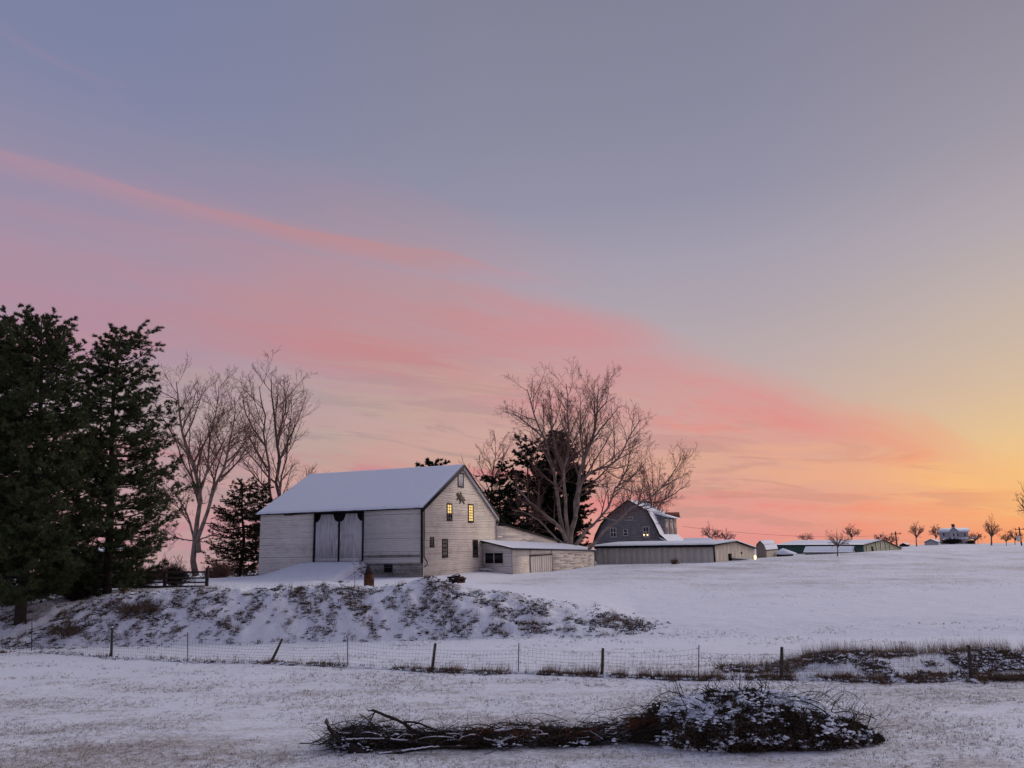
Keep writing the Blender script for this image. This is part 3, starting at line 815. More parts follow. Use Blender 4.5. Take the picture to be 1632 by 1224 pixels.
m = MB(); m.tube([GA.pt(.03, zE - .1, .13), GA.pt(.03, led + 0.45, .13), GA.pt(.5, led + 0.05, .16), GA.pt(.5, led - .15, .16), GA.pt(0.08, led - .35, .14)], 0.045, 6); m.build('downspout', MAT['black_trim'], barn)

# ================================================================== lean-to on the far side of the barn
lt = empty('lean_to', GA.pt(B_WID, 0, 0), 'single pitch lean-to with worn cream clapboards behind the barn', 'lean-to')
LO = GA.pt(B_WID + 0.04, 0, -0.10); LF = Frame(LO, b_gab, -b_dir)
lw = LF.hit(888, 865)[0]; lz0 = LF.hit(791, 833)[1]; lz1 = LF.hit(886, 862.5)[1]
m = MB(); m.prism([LF.pt(0, -2.5), LF.pt(lw, -2.5), LF.pt(lw, lz1 - .05), LF.pt(0, lz0 - .05)], b_dir * (B_LEN * .8)); m.build('wall', MAT['dark_wood'], lt)
def lspan(z): return [(0.02, min(lw, max(0.1, (lz0 - z) / (lz0 - lz1) * lw)) - 0.02)]
clapboards(lt, LF, lspan, lz1 - 2.2, lz0 - 0.3, 0.17, MAT['clap_gable'], 7, split=6)
PL = ((lw, lz1), (0, lz0))
roof_slab(lt, LF, *PL, 0.3, B_LEN * .8, 0.10, 'roof', MAT['dark_wood'], over0=0.3)
snow_sheet(lt, LF, *lifted(PL, 0.105), 0.26, B_LEN * .8, 0.09, 0.02, 40, 20, 41, over0=0.3)

# ================================================================== low milk house in front of the lean-to
low = empty('milk_house', (0, 0, 0), 'low clapboard shed with double doors and flat snowy roof beside the barn', 'shed')
K0 = GA.pt(GA.hit(768, 890)[0], 0, 0)
out = -b_dir
# its near corner is seen at column 816
def solve_out(u):
    lo, hi = 0.5, 9.0
    for _ in range(40):
        mm = (lo + hi) / 2; q = K0 + out * mm; d = q - np.array((0, 0, EYE))
        uu_ = 816 + FPX * np.dot(d, RR) / np.dot(d, FW)
        if uu_ < u: lo = mm
        else: hi = mm
    return lo
ow = solve_out(816.5)
K1 = K0 + out * ow
low.location = Vector(K1)
LE = Frame(K0, out, -b_gab)                 # narrow end, bluish
LS = Frame(K1, b_gab, out)                  # long side with the doors
ll = LS.hit(947.5, 890)[0]
he0 = LE.hit(768.5, 863.5)[1]; he1 = LE.hit(816, 875)[1]; hs1 = LS.hit(947, 878)[1]
m = MB()
pA, pB = K0 + b_gab * ll, K1 + b_gab * ll
b4 = [K0 - Z3 * 2, K1 - Z3 * 2, pB - Z3 * 2, pA - Z3 * 2]
t4 = [K0 + Z3 * he0, K1 + Z3 * he1, pB + Z3 * hs1, pA + Z3 * (hs1 + he0 - he1)]
m.hexa(b4 + t4); m.build('wall', MAT['dark_wood'], low)
MAT['clap_end'] = MAT['clap_front']
def espan(z):
    l = 0.02 if z <= he1 else 0.02
    r = ow if z <= he1 else ow * (he0 - z) / max(1e-3, he0 - he1)
    return [(0.02, r - 0.02)]
clapboards(low, LE, espan, -0.8, he0 - 0.12, 0.155, MAT['clap_front'], 9, split=6)
sA0, sA1 = LS.hit(844, 890)[0], LS.hit(879, 890)[0]
tops = lambda a: he1 + (hs1 - he1) * a / ll
clapboards(low, LS, lambda z: [(0.1, sA0 - .05), (sA1 + .05, ll - .02)], -1.4, min(he1, hs1) - .02, 0.155, MAT['clap_gable'], 10, split=6)
zm_ = min(he1, hs1) - .03
for k_ in range(2):
    w = (sA1 - sA0) / 2
    m = MB(); LS.box(m, sA0 + k_ * w + .05, sA0 + (k_ + 1) * w - .05, -1.2, zm_ - .03, 0.01, .03)
    d = m.build('shed_door', MAT['door_plank_cream'], low)
    for i in range(5):
        w2 = (w - .1) / 5; m = MB(); LS.box(m, sA0 + k_ * w + .05 + i * w2 + .006, sA0 + k_ * w + .05 + (i + 1) * w2 - .006, -1.15, zm_ - .06, 0.03, .06); m.build('plank', MAT['door_plank_cream'], d)
for a in (sA0, sA1):
    m = MB(); LS.box(m, a - .05, a + .03, -1.3, he1 - .1, 0.0, .08); m.build('door_jamb', MAT['black_trim'], low)
m = MB(); LS.box(m, sA0 - .05, sA1 + .05, zm_ - .08, zm_ + .02, 0.05, .10); m.build('door_track', MAT['dark_wood'], low)
a0, a1, z0, z1 = wpx(LE, 772, 880, 803, 899)
window(low, LE, a0, a1, z0, z1, 2, 1, MAT['dark'], MAT['white_trim'], fw=0.06, mull=0.07)
# bulkhead hatch with a snowy lid
a0, a1, z0, z1 = wpx(LE, 764, 907, 784, 920)
hatch = empty('cellar_hatch', LE.pt(0, 0, .5), 'small slanted hatch lid leaning at the wall of the low shed', 'hatch')
m = MB(); q0 = LE.pt(-0.5, z1 - .35, 0.05); m.prism([q0, q0 + out * 1.9, q0 + out * 1.9 + Z3 * .06, q0 + Z3 * .06], LE.N * 0.1); m.prism([LE.pt(-.6, z0 + .75, .8), LE.pt(1.0, z0 + .75, .8), LE.pt(1.4, z1 - .3, .06), LE.pt(-.2, z1 - .3, .06)], Z3 * 0.05); m.build('lid', MAT['clap_front'], hatch)
m = MB(); m.prism([LE.pt(-.58, z0 + .81, .78), LE.pt(.98, z0 + .81, .78), LE.pt(1.38, z1 - .24, .08), LE.pt(-.18, z1 - .24, .08)], Z3 * 0.04); m.build('snow', MAT['snow'], hatch)
m = MB(); m.tube([LE.pt(-.55, z0 + .78, .75), LE.pt(-.75, z0 - .4, .85)], .03, 5); m.tube([LE.pt(.95, z0 + .78, .75), LE.pt(1.0, z0 - .4, .85)], .03, 5); m.build('prop', MAT['dark_wood'], hatch)
# roof
up = Z3 * 0.10
ov = 0.28
r4 = [t4[0] - b_gab * .35 - out * .0, t4[1] - b_gab * .35 + out * ov - Z3 * .06, t4[2] + b_gab * .3 + out * ov - Z3 * .06, t4[3] + b_gab * .3]
m = MB(); m.hexa([p + Z3 * .01 for p in r4] + [p + Z3 * .15 for p in r4]); m.build('roof', MAT['dark_wood'], low)
def quad_snow(parent, c4, base, amp, nA, nB, seed, edge=.1, name='snow_cover'):
    c4 = [np.asarray(p, float) for p in c4]
    A, B = np.meshgrid(np.linspace(0, 1, nA), np.linspace(0, 1, nB), indexing='ij')
    Pq = (c4[0] * ((1 - A) * (1 - B))[..., None] + c4[1] * (A * (1 - B))[..., None] + c4[2] * (A * B)[..., None] + c4[3] * ((1 - A) * B)[..., None])
    LA, LB = np.linalg.norm(c4[1] - c4[0]), np.linalg.norm(c4[3] - c4[0])
    ed = np.minimum(np.minimum(A, 1 - A) * LA, np.minimum(B, 1 - B) * LB)
    t = (base + amp * (fbm(A * LA * .9, B * LB * .9, seed, 4) - .5) * 2) * np.clip(ed / edge, 0, 1) ** .5 + .004
    top = (Pq + t[..., None] * Z3).reshape(-1, 3); bot = Pq.reshape(-1, 3)
    i = np.arange(nA * nB).reshape(nA, nB); k = nA * nB
    f = np.stack([i[:-1, :-1], i[1:, :-1], i[1:, 1:], i[:-1, 1:]], -1).reshape(-1, 4)
    bord = list(i[:, 0]) + list(i[-1, 1:]) + list(i[::-1, -1][1:]) + list(i[0, ::-1][1:-1])
    sides = np.array([(a, b, b + k, a + k) for a, b in zip(bord, bord[1:] + bord[:1])])
    m = MB(); m.arrays(np.concatenate([top, bot]), np.concatenate([f, f[:, ::-1] + k, sides]))
    return m.build(name, MAT['snow'], parent, smooth=True)
quad_snow(low, [p + Z3 * .152 for p in r4], 0.10, 0.02, 24, 60, 51)
zm = min(he1, hs1) - .03
m = MB(); m.prism([LS.pt(0.05, zm, .005), LS.pt(ll - .03, zm, .005), LS.pt(ll - .03, max(zm + .005, hs1), .005), LS.pt(0.05, max(zm + .005, he1), .005)], LS.N * .04); m.build('frieze_board', MAT['clap_gable'], low)
m = MB(); LS.box(m, ll - .1, ll, -1.2, hs1, 0, .06); m.build('corner_board', MAT['black_trim'], low)
m = MB(); LS.box(m, 0, .1, -.6, he1, 0, .05); m.build('corner_board', MAT['white_trim'], low)

# ================================================================== long grey metal shed
def metal_mat(name, col, rot, rust=0.0):
    m, t, b = new_mat(name); k = NT(t); rnd = k.info()
    v = k.coord('Object', (1.6, 1.6, 0.35)); n = k.noise(v, 1.5, 5, 0.6)
    v2 = k.coord('Object', (3.0, 3.0, 0.22)); n2 = k.noise(v2, 1.0, 5, 0.6)
    c = k.mix(n, tuple(q * 0.8 for q in col), tuple(min(1, q * 1.15) for q in col))
    c = k.mix(k.ramp(n2, [(0.60, 0.0), (0.72, rust)]), c, (0.26, 0.14, 0.08))
    c = k.mix(k.math('MULTIPLY', rnd, 0.18), c, tuple(q * 0.5 for q in col))
    lk(t, c, b.inputs['Base Color'])
    b.inputs['Roughness'].default_value = 0.55; b.inputs['Specular IOR Level'].default_value = 0.3
    return m
MAT['metal_grey'] = metal_mat('faded_grey_sheeting', (0.76, 0.71, 0.62), 0, 0.6)
MAT['metal_cream'] = metal_mat('cream_sheeting', (0.80, 0.72, 0.55), 0, 0.1)
MAT['metal_tan'] = metal_mat('tan_sheeting', (0.42, 0.36, 0.28), 0, 0.15)
MAT['metal_green'] = metal_mat('green_sheeting', (0.055, 0.125, 0.105), 0, 0.05)
MAT['metal_yellow'] = metal_mat('pale_yellow_green_sheeting', (0.55, 0.58, 0.36), 0, 0.1)

def ribbed_wall(parent, fr, a0, a1, z0, ztop, panel, mat, rib=0.045, nr=3, name='siding_panel'):
    """ribbed sheets side by side; ztop(a) gives the height of the wall"""
    n = max(1, int(round((a1 - a0) / panel))); w = (a1 - a0) / n
    for i in range(n):
        p0, p1 = a0 + i * w + .006, a0 + (i + 1) * w - .006; m = MB()
        m.prism([fr.pt(p0, z0, 0), fr.pt(p1, z0, 0), fr.pt(p1, ztop(p1), 0), fr.pt(p0, ztop(p0), 0)], fr.N * .02)
        for j in range(nr):
            c = p0 + (j + 0.5) * (p1 - p0) / nr
            m.prism([fr.pt(c - rib, z0, .0201), fr.pt(c + rib, z0, .0201), fr.pt(c + rib, ztop(c) - .02, .0201), fr.pt(c - rib, ztop(c) - .02, .0201)], fr.N * .035)
        m.build(name, mat, parent)

def zpt(p, u, v):            # height at plan point p seen at row v (column u only used for the tilt)
    d = p[1]; q = P(u, v, d); return q[2]
def slab(parent, name, mat, c4, th):
    m = MB(); m.hexa([np.asarray(p) for p in c4] + [np.asarray(p) + Z3 * th for p in c4]); return m.build(name, mat, parent)

g = empty('grey_shed', (0, 0, 0), 'long low grey metal shed with rust streaks and cream gable end', 'shed')
A_ = P(1138, 868.5, 98.0); B_ = P(949.5, 872, 110.5)                     # eave: right near corner, left far corner
gdir = unit((B_[0] - A_[0], B_[1] - A_[1], 0)); gl = float(np.linalg.norm((B_ - A_)[:2]))
gout = unit((-gdir[1], gdir[0], 0)); gout = -gout if gout[1] < 0 else gout   # away from the camera
gz = H1(A_[0], A_[1])
g.location = (A_[0], A_[1], gz)
O0 = np.array((A_[0], A_[1], 0.0))
SF = Frame(O0, gdir, -gout); EF = Frame(O0, gout, -gdir)
ew = EF.hit(1203, 880)[0]; er = EF.hit(1172, 864)[0]
zA, zB = A_[2], B_[2]; zA = zB = (zA + zB) / 2
zr_, ze2 = EF.hit(1172, 863.5)[1], EF.hit(1203, 874)[1]
m = MB(); m.prism([EF.pt(0, gz - 3, -.01), EF.pt(ew, gz - 3, -.01), EF.pt(ew, ze2 - .03, -.01), EF.pt(er, zr_ - .06, -.01), EF.pt(0, zA - .03, -.01)], gdir * gl)
m.build('wall', MAT['metal_grey'], g)
ribbed_wall(g, SF, 0.02, gl, gz - 2.5, lambda a: zA - .02, 0.95, MAT['metal_grey'])
ribbed_wall(g, EF, 0.02, ew - .02, gz - 2.5, lambda a: (zA + (zr_ - zA) * a / er if a < er else zr_ + (ze2 - zr_) * (a - er) / (ew - er)) - .05, 0.95, MAT['metal_cream'])
for q0, q1, sd in (((0, zA), (er, zr_), 61), ((ew, ze2), (er, zr_), 62)):
    roof_slab(g, EF, q0, q1, 0.25, gl + .3, 0.12, 'roof', MAT['black_trim'], over0=0.35)
    snow_sheet(g, EF, *lifted((q0, q1), 0.13), 0.2, gl + .2, 0.16, 0.04, 30, 90, sd, over0=0.3)
m = MB(); SF.box(m, -.12, gl, zA - .20, zA - .02, .05, .2); m.build('eave_trim', MAT['black_trim'], g)
m = MB(); SF.box(m, -.08, .1, gz - 2, zA - .05, .03, .12); m.build('corner_board', MAT['black_trim'], g)
a0, a1, z0, z1 = wpx(EF, 1160, 882.5, 1165.5, 894)
m = MB(); EF.box(m, a0, a1, z0, z1, .03, .1); m.build('door', MAT['dark'], g)
a0, a1, z0, z1 = wpx(EF, 1180, 880, 1182, 882.5)
m = MB(); EF.box(m, a0, a1, z0, z1, .03, .1); m.build('vent', MAT['dark'], g)
cn = empty('lean_roof', EF.pt(ew * .45, gz, 1.0), 'small dark lean-to with snowy roof against the cream gable end', 'lean-to')
a0, a1, z0, z1 = wpx(EF, 1165.5, 888, 1185, 898)
m = MB(); EF.box(m, a0, a1, z0 - 1, z1 - .45, .06, 1.5); m.build('wall', MAT['dark'], cn)
slab(cn, 'roof', MAT['snow'], [EF.pt(a0 - .2, z1 - .15, .07), EF.pt(a1 + .1, z1 - .5, .07), EF.pt(a1 + .1, z1 - .6, 1.8), EF.pt(a0 - .2, z1 - .25, 1.8)], .12)
# yard lamp at the corner
lp = P(1203.5, 888, 96.0); lb = H1(lp[0], lp[1])
ylamp = empty('yard_lamp', (lp[0], lp[1], lb), 'glowing yellow lamp on a short post at the end of the cream gable', 'lamp')
m = MB(); m.tube([(lp[0], lp[1], lb - .5), (lp[0], lp[1], lp[2] - .2)], .05, 6); m.build('post', MAT['wire'], ylamp)
m = MB(); m.tube([(lp[0], lp[1], lp[2] - .28), (lp[0], lp[1], lp[2] - .12), (lp[0], lp[1], lp[2] + .1), (lp[0], lp[1], lp[2] + .26)], [.06, .14, .14, .05], 10); m.build('globe', MAT['lamp'], ylamp, smooth=True)
# long low white trough / drift board in front of the grey shed
t0, t1 = P(990, 908, 93.0), P(1055, 905.5, 90.0)
tr = empty('snowy_trough', (t0[0], t0[1], H1(t0[0], t0[1])), 'long low snow covered trough in front of the grey shed', 'trough')
dtr = unit((t1 - t0) * (1, 1, 0)); lt_ = float(np.linalg.norm((t1 - t0)[:2])); ntr = np.array((dtr[1], -dtr[0], 0))
zt_ = 0.5 * (t0[2] + t1[2])
m = MB(); m.box(np.array((t0[0], t0[1], zt_ - 1.6)), dtr * lt_, -ntr * .9, (0, 0, 1.55)); m.build('box', MAT['white_trim'], tr)
quad_snow(tr, [np.array((t0[0], t0[1], zt_ - .045)) + q for q in (np.zeros(3), dtr * lt_, dtr * lt_ - ntr * .9, -ntr * .9)], .10, .02, 20, 5, 71)

# ================================================================== grey gambrel house behind the shed
hs = empty('gambrel_house', (0, 0, 0), 'grey shingled gambrel farmhouse with white framed windows and three dormer windows', 'house')
HD = 128.0
hb = P(948, 880, HD); hr = P(1063, 880, HD - 4.0)
hdir = unit((hr[0] - hb[0], hr[1] - hb[1], 0)); hn = np.array((hdir[1], -hdir[0], 0)); hn = hn if hn[1] < 0 else -hn
HZ = H1(hb[0], hb[1])
hs.location = (hb[0], hb[1], HZ)
HF = Frame((hb[0], hb[1], 0), hdir, hn)
gp = [HF.hit(*q) for q in ((946, 868), (950, 853), (959, 835), (972, 820), (1001, 797.5), (1032, 815), (1043, 835), (1051, 852), (1067, 866))]
MAT['shingle'] = simple_mat('grey_shingle_wall', (0.27, 0.26, 0.275), 0.9, 0.2, 2.0, bump=0.2)
HL = 17.0
m = MB(); m.prism([HF.pt(gp[0][0] + .3, HZ - 2.5, 0)] + [HF.pt(a, z - .05, 0) for a, z in gp] + [HF.pt(gp[-1][0] - .3, HZ - 2.5, 0)][::-1], -hn * HL)
m.build('wall', MAT['shingle'], hs)
# horizontal shingle courses
zc0, zc1 = gp[0][1] - 3.0, gp[4][1] - .5
m = MB(); z = zc0
def gspan(z):
    L = np.interp(z, [gp[i][1] for i in (0, 1, 2, 3, 4)], [gp[i][0] for i in (0, 1, 2, 3, 4)]); R = np.interp(z, [gp[i][1] for i in (8, 7, 6, 5, 4)], [gp[i][0] for i in (8, 7, 6, 5, 4)])
    return float(L) + .15, float(R) - .15
while z < zc1:
    l0, r0 = gspan(z); l1, r1 = gspan(z + .28)
    m.hexa([HF.pt(l0, z, 0.001), HF.pt(r0, z, 0.001), HF.pt(r0, z, .04), HF.pt(l0, z, .04), HF.pt(l1, z + .28, 0.001), HF.pt(r1, z + .28, 0.001), HF.pt(r1, z + .28, .01), HF.pt(l1, z + .28, .01)]); z += .285
m.build('shingle_courses', MAT['shingle'], hs)
for i in range(8):
    p0, p1 = gp[i], gp[i + 1]
    if i < 4: q0, q1 = p0, p1
    else: q0, q1 = p1, p0
    roof_slab(hs, HF, q0, q1, .35, HL, .14, 'roof', MAT['dark_wood'], over0=.05 if i not in (0, 7) else .3)
    if i not in (0, 1, 2): snow_sheet(hs, HF, *lifted((q0, q1), .15), .3, HL, .12, .05, 10, 24, 80 + i, over0=0.0)
for (u0, v0, u1, v1, nx, ny) in ((972, 841, 983, 856, 2, 2), (993, 843, 1001, 854, 1, 2), (1024, 839, 1035.5, 856, 2, 2), (996, 824, 1009, 829, 3, 1)):
    a0, a1, z0, z1 = wpx(HF, u0, v0, u1, v1)
    w_ = window(hs, HF, a0, a1, z0, z1, nx, ny, MAT['glass'], MAT['white_trim'], fw=.13, mull=.12, w=.07)
    if u0 == 1024: w_['label'] = 'wide window with two candle lights low in it'
for u_ in (1026.8, 1032.2):
    c = HF.pt(*HF.hit(u_, 852.5), .12)
    m = MB(); m.tube([c - Z3 * .13, c - Z3 * .05, c + Z3 * .05, c + Z3 * .13], [.03, .11, .11, .03], 8); cd = m.build('candle', MAT['candle'])
    cd['label'] = 'glowing candle light in the %s half of the grey house window' % ('left' if u_ < 1030 else 'right'); cd['category'] = 'candle'; cd['group'] = 'candle lights in the house window'
# right side: eave wall with dormer windows, in perspective away from the camera
KF = Frame(HF.pt(gp[7][0], 0, 0), -hn, hdir)
dm = MB()
dz0, dz1 = gp[7][1] - .5, gp[5][1] - .8
DF = Frame(HF.pt(gp[7][0] + .25, 0, 0), -hn, hdir)
da0, da1 = 3.2, HL - .6
m = MB(); m.prism([DF.pt(da0, dz0, 0), DF.pt(da1, dz0, 0), DF.pt(da1, dz1 - .2, 0), DF.pt(da0, dz1 - .2, 0)], -hdir * 2.2); dorm = m.build('dormer', MAT['clap_base'], hs)
for i in range(3):
    c = da0 + (da1 - da0) * (i + .5) / 3
    q = MB(); DF.box(q, c - 1.25, c + 1.25, dz0 + .2, dz1 - .35, .0, .10); wf = q.build('window', MAT['white_trim'], dorm)
    q = MB(); DF.box(q, c - .95, c - .14, dz0 + .4, dz1 - .55, .101, .12); q.build('pane', MAT['glass'], wf)
    q = MB(); DF.box(q, c + .14, c + .95, dz0 + .4, dz1 - .55, .101, .12); q.build('pane', MAT['glass'], wf)
slab(hs, 'dormer_roof', MAT['snow'], [DF.pt(da0 - .3, dz1 - .15, .7), DF.pt(da1 + .3, dz1 - .15, .7), DF.pt(da1 + .3, dz1 + .9, -2.6), DF.pt(da0 - .3, dz1 + .9, -2.6)], .16)
slab(hs, 'porch_roof', MAT['snow'], [DF.pt(-.4, dz0 - .9, 1.6), DF.pt(da1 + 1.2, dz0 - .9, 1.6), DF.pt(da1 + 1.2, dz0 - .1, -.2), DF.pt(-.4, dz0 - .1, -.2)], .18)
# brick red gable at the back
bg0 = DF.pt(HL - 1.6, 0, 0); m = MB()
zq = gp[4][1] - 1.6
m.prism([DF.pt(HL - 2.2, dz1 - .1, .6), DF.pt(HL + .6, dz1 - .1, .6), DF.pt(HL - .8, zq, .6)], -hdir * 3.2); m.build('rear_gable', simple_mat('brick_red_shingle', (0.20, 0.07, 0.055), .9, .3, 2.0), hs)
ph = HF.pt(gp[7][0] - 2.0, 0, 1.2)
slab(hs, 'porch_snow', MAT['snow'], [HF.pt(gp[6][0] - .5, gp[8][1] + .35, .05), HF.pt(gp[8][0] + .4, gp[8][1] - .35, .05), HF.pt(gp[8][0] + .4, gp[8][1] - .45, 1.2), HF.pt(gp[6][0] - .5, gp[8][1] + .25, 1.2)], .14)
# bluish roof of another shed behind the grey shed
rb = empty('back_shed', P(1085, 866, 122), 'bluish low shed roof seen behind the long grey shed', 'shed')
m = MB(); q = [P(1083, 867, 118), P(1142, 867, 114), P(1134, 857.5, 119), P(1092, 857.5, 123)]
m.hexa([q[0] - Z3 * 2.5, q[1] - Z3 * 2.5, q[1] - Z3 * 2.5 + (q[2] - q[1]) * (1, 1, 0), q[0] - Z3 * 2.5 + (q[3] - q[0]) * (1, 1, 0), q[0], q[1], q[2], q[3]]); m.build('wall', MAT['metal_grey'], rb)
quad_snow(rb, [p + Z3 * .01 for p in q], .12, .03, 20, 8, 91)

# ================================================================== generic small buildings on the rise
def block(name, label, cat, c_near, c_left, c_right, zb, prof_on, prof, mats, snow=True, seed=0, ribs=None, roofmat=None, over=.25):
    """box building from its nearest corner and two neighbours (plan); prof = gable profile [(t, z)...] along the wall named in prof_on"""
    n, l, r = (np.array((p[0], p[1], 0.0)) for p in (c_near, c_left, c_right))
    LFr = Frame(n, l - n, np.array((-(l - n)[1], (l - n)[0], 0))); LFr.N = LFr.N if np.dot(LFr.N, n) < 0 else -LFr.N
    rd = r - n; s_ = LFr.S; rd = rd - s_ * np.dot(rd, s_) * 0.0
    RFr = Frame(n, rd, np.array((-rd[1], rd[0], 0))); RFr.N = RFr.N if np.dot(RFr.N, n) < 0 else -RFr.N
    Ll, Lr = np.linalg.norm(l - n), np.linalg.norm(rd)
    e = empty(name, (n[0], n[1], zb), label, cat)
    F_, Lg, other, Lo = (LFr, Ll, RFr, Lr) if prof_on == 'left' else (RFr, Lr, LFr, Ll)
    pts = [(t * Lg, z) for t, z in prof]
    m = MB(); m.prism([F_.pt(0, zb - 2)] + [F_.pt(a, z) for a, z in pts] + [F_.pt(Lg, zb - 2)], other.S * Lo)
    m.build('wall', mats[1 if prof_on == 'left' else 0], e)
    zt = lambda a: float(np.interp(a, [p[0] for p in pts], [p[1] for p in pts])) - .02
    if ribs:
        ribbed_wall(e, F_, .02, Lg - .02, zb - 1.5, zt, ribs, mats[0]); zo = pts[0][1] - .02
        ribbed_wall(e, other, .02, Lo - .02, zb - 1.5, lambda a: zo, ribs, mats[1])
    F2 = Frame(F_.O, F_.S, -other.S)
    top = max(range(len(pts)), key=lambda i: pts[i][1])
    for i in range(len(pts) - 1):
        p0, p1 = (pts[i], pts[i + 1]) if i < top else (pts[i + 1], pts[i])
        roof_slab(e, F2, p0, p1, over, Lo + over, .10, 'roof', roofmat or MAT['dark_wood'], over0=.2 if i in (0, len(pts) - 2) else 0)
        if snow: snow_sheet(e, F2, *lifted((p0, p1), .11), over - .05, Lo + over, .12, .03, 8, 20, seed + i, over0=.15 if i in (0, len(pts) - 2) else 0)
    return e, F_, other, Lg, Lo
# small gambrel barn
n_ = P(1222, 890, 112); l_ = P(1206.5, 890, 117.5); r_ = P(1240.5, 890, 118.5)
zb = n_[2] - 1.2
zz = lambda v, D=114, u=1215: P(u, v, D)[2]
block('small_gambrel_barn', 'small tan gambrel shed with snowy roof beside the yard lamp', 'shed', n_, l_, r_, zb, 'left',
      [(0, zz(876)), (.14, zz(869)), (.5, zz(863)), (.86, zz(868)), (1, zz(874))], (MAT['metal_tan'], MAT['metal_cream']), seed=200, ribs=.8)
# open pavilion with hipped snow roof
pv = empty('pavilion', P(1250, 890, 116), 'small dark hut with a pyramid snow roof beside the green shed', 'hut')
c = P(1251, 885, 116); zt_ = P(1251, 882, 116)[2]; zp_ = P(1246, 873.5, 116)[2]
m = MB(); m.cbox((c[0], c[1], zt_ - 1.5), 1.7, 1.6, 3.0, .4); m.build('wall', MAT['dark_wood'], pv)
m = MB(); R_ = Matrix.Rotation(.4, 3, 'Z'); qs = [np.array(R_ @ Vector(k)) * 1.28 + np.array((c[0], c[1], zt_)) for k in ((-1, -.9, 0), (1, -.9, 0), (1, .9, 0), (-1, .9, 0))]
ap = np.array((c[0] - .2, c[1], zp_)); m.add([*qs, ap, *[p - Z3 * .12 for p in qs]], [(0, 1, 4), (1, 2, 4), (2, 3, 4), (3, 0, 4), (8, 7, 6, 5), (0, 5, 6, 1), (1, 6, 7, 2), (2, 7, 8, 3), (3, 8, 5, 0)]); m.build('roof', MAT['snow'], pv)
# green shed
n_ = P(1377, 880, 120); l_ = P(1235, 880, 141); r_ = P(1437, 880, 137)
zz = lambda v, D=120, u=1377: P(u, v, D)[2]
zr1 = P(1405, 861, 127)[2]
e, F_, o_, Lg, Lo = block('green_shed', 'long green metal shed with snowy roof and pale yellow gable end', 'shed', n_, l_, r_, n_[2] - 1.5, 'right',
      [(0, zz(869)), (.5, zr1), (1, P(1435, 874, 136)[2])], (MAT['metal_yellow'], MAT['metal_green']), seed=210, ribs=1.3)
for i, t_ in enumerate((.06, .3, .42, .55, .66)):
    m = MB(); F_.box(m, t_ * Lg - .12, t_ * Lg + .12, n_[2] - 2.5, zz(869) - .1 + (.5 if .2 < t_ < .6 else 0), .06, .14); m.build('trim_post', MAT['white_trim'], e)
a0, a1, z0, z1 = wpx(F_, 1388, 871, 1391.5, 881)
m = MB(); F_.box(m, a0, a1, z0 - .6, z1, .06, .12); m.build('door', MAT['dark'], e)
# low snowy roofed shed in front of the green one
n_ = P(1358, 884, 112); l_ = P(1283, 884, 118); r_ = P(1364, 884, 117)
block('low_shed', 'low shed with a wide snowy roof standing before the green shed', 'shed', n_, l_, r_, n_[2] - 1.2, 'right',
      [(0, P(1358, 881, 112)[2]), (.5, P(1358, 871.5, 114.5)[2]), (1, P(1364, 880, 117)[2])], (MAT['white_trim'], MAT['metal_green']), seed=220)

# ================================================================== farmhouse on the skyline
n_ = P(1546, 870, 325); l_ = P(1499, 870, 330); r_ = P(1560, 870, 345)
fh = empty('white_farmhouse', (n_[0], n_[1], n_[2]), 'white two storey farmhouse with cross gable and porch on the skyline', 'house')
MAT['far_white'] = simple_mat('farmhouse_siding', (0.50, 0.50, 0.52), .8, .1, .5)
def at(u, v, D=325): return P(u, v, D)
FF = Frame((l_[0], l_[1], 0), (n_ - l_) * (1, 1, 0), (0, -1, 0)); FF.N = unit((FF.S[1], -FF.S[0], 0))
W_ = float(np.linalg.norm((n_ - l_)[:2]))
za, zb_, zg = FF.hit(1520, 865)[1], FF.hit(1520, 848)[1], FF.hit(1520, 843)[1]
m = MB(); m.box(FF.pt(0, za - 2, 0), FF.S * W_, -FF.N * 8, (0, 0, zb_ - za + 2)); m.build('wall', MAT['far_white'], fh)
a_l, a_r = FF.hit(1513, 850)[0], FF.hit(1528, 850)[0]
m = MB(); m.prism([FF.pt(a_l, za - 1, .02), FF.pt(a_r, za - 1, .02), FF.pt(a_r, zb_, .02), FF.pt((a_l + a_r) / 2, FF.hit(1520, 840.5)[1], .02), FF.pt(a_l, zb_, .02)], FF.N * 1.2); m.build('front_gable', MAT['far_white'], fh)
for s0, s1 in (((a_l - .4, zb_ - .2), ((a_l + a_r) / 2, FF.hit(1520, 840)[1])), ((a_r + .4, zb_ - .2), ((a_l + a_r) / 2, FF.hit(1520, 840)[1]))):
    roof_slab(fh, FF, s0, s1, 1.6, 3.5, .25, 'roof', MAT['roof_snow'])
q = [FF.pt(-.8, zb_, .6), FF.pt(W_ + .8, zb_, .6), FF.pt(W_ + .3, zg + .2, -4), FF.pt(.6, zg + .2, -4)]
slab(fh, 'roof', MAT['snow'], q, .25)
slab(fh, 'roof', MAT['snow'], [FF.pt(.6, zg + .2, -4), FF.pt(W_ + .3, zg + .2, -4), FF.pt(W_ + .8, zb_, -8.6), FF.pt(-.8, zb_, -8.6)], .25)
for u_ in (1504, 1520, 1526.5, 1538):
    a0, a1, z0, z1 = wpx(FF, u_ - 1.3, 850, u_ + 1.3, 854.5)
    w0 = 1.23 if a_l < (a0 + a1) / 2 < a_r else 0.02
    m = MB(); FF.box(m, a0, a1, z0, z1, w0, w0 + .1); m.build('window', MAT['glass'], fh)
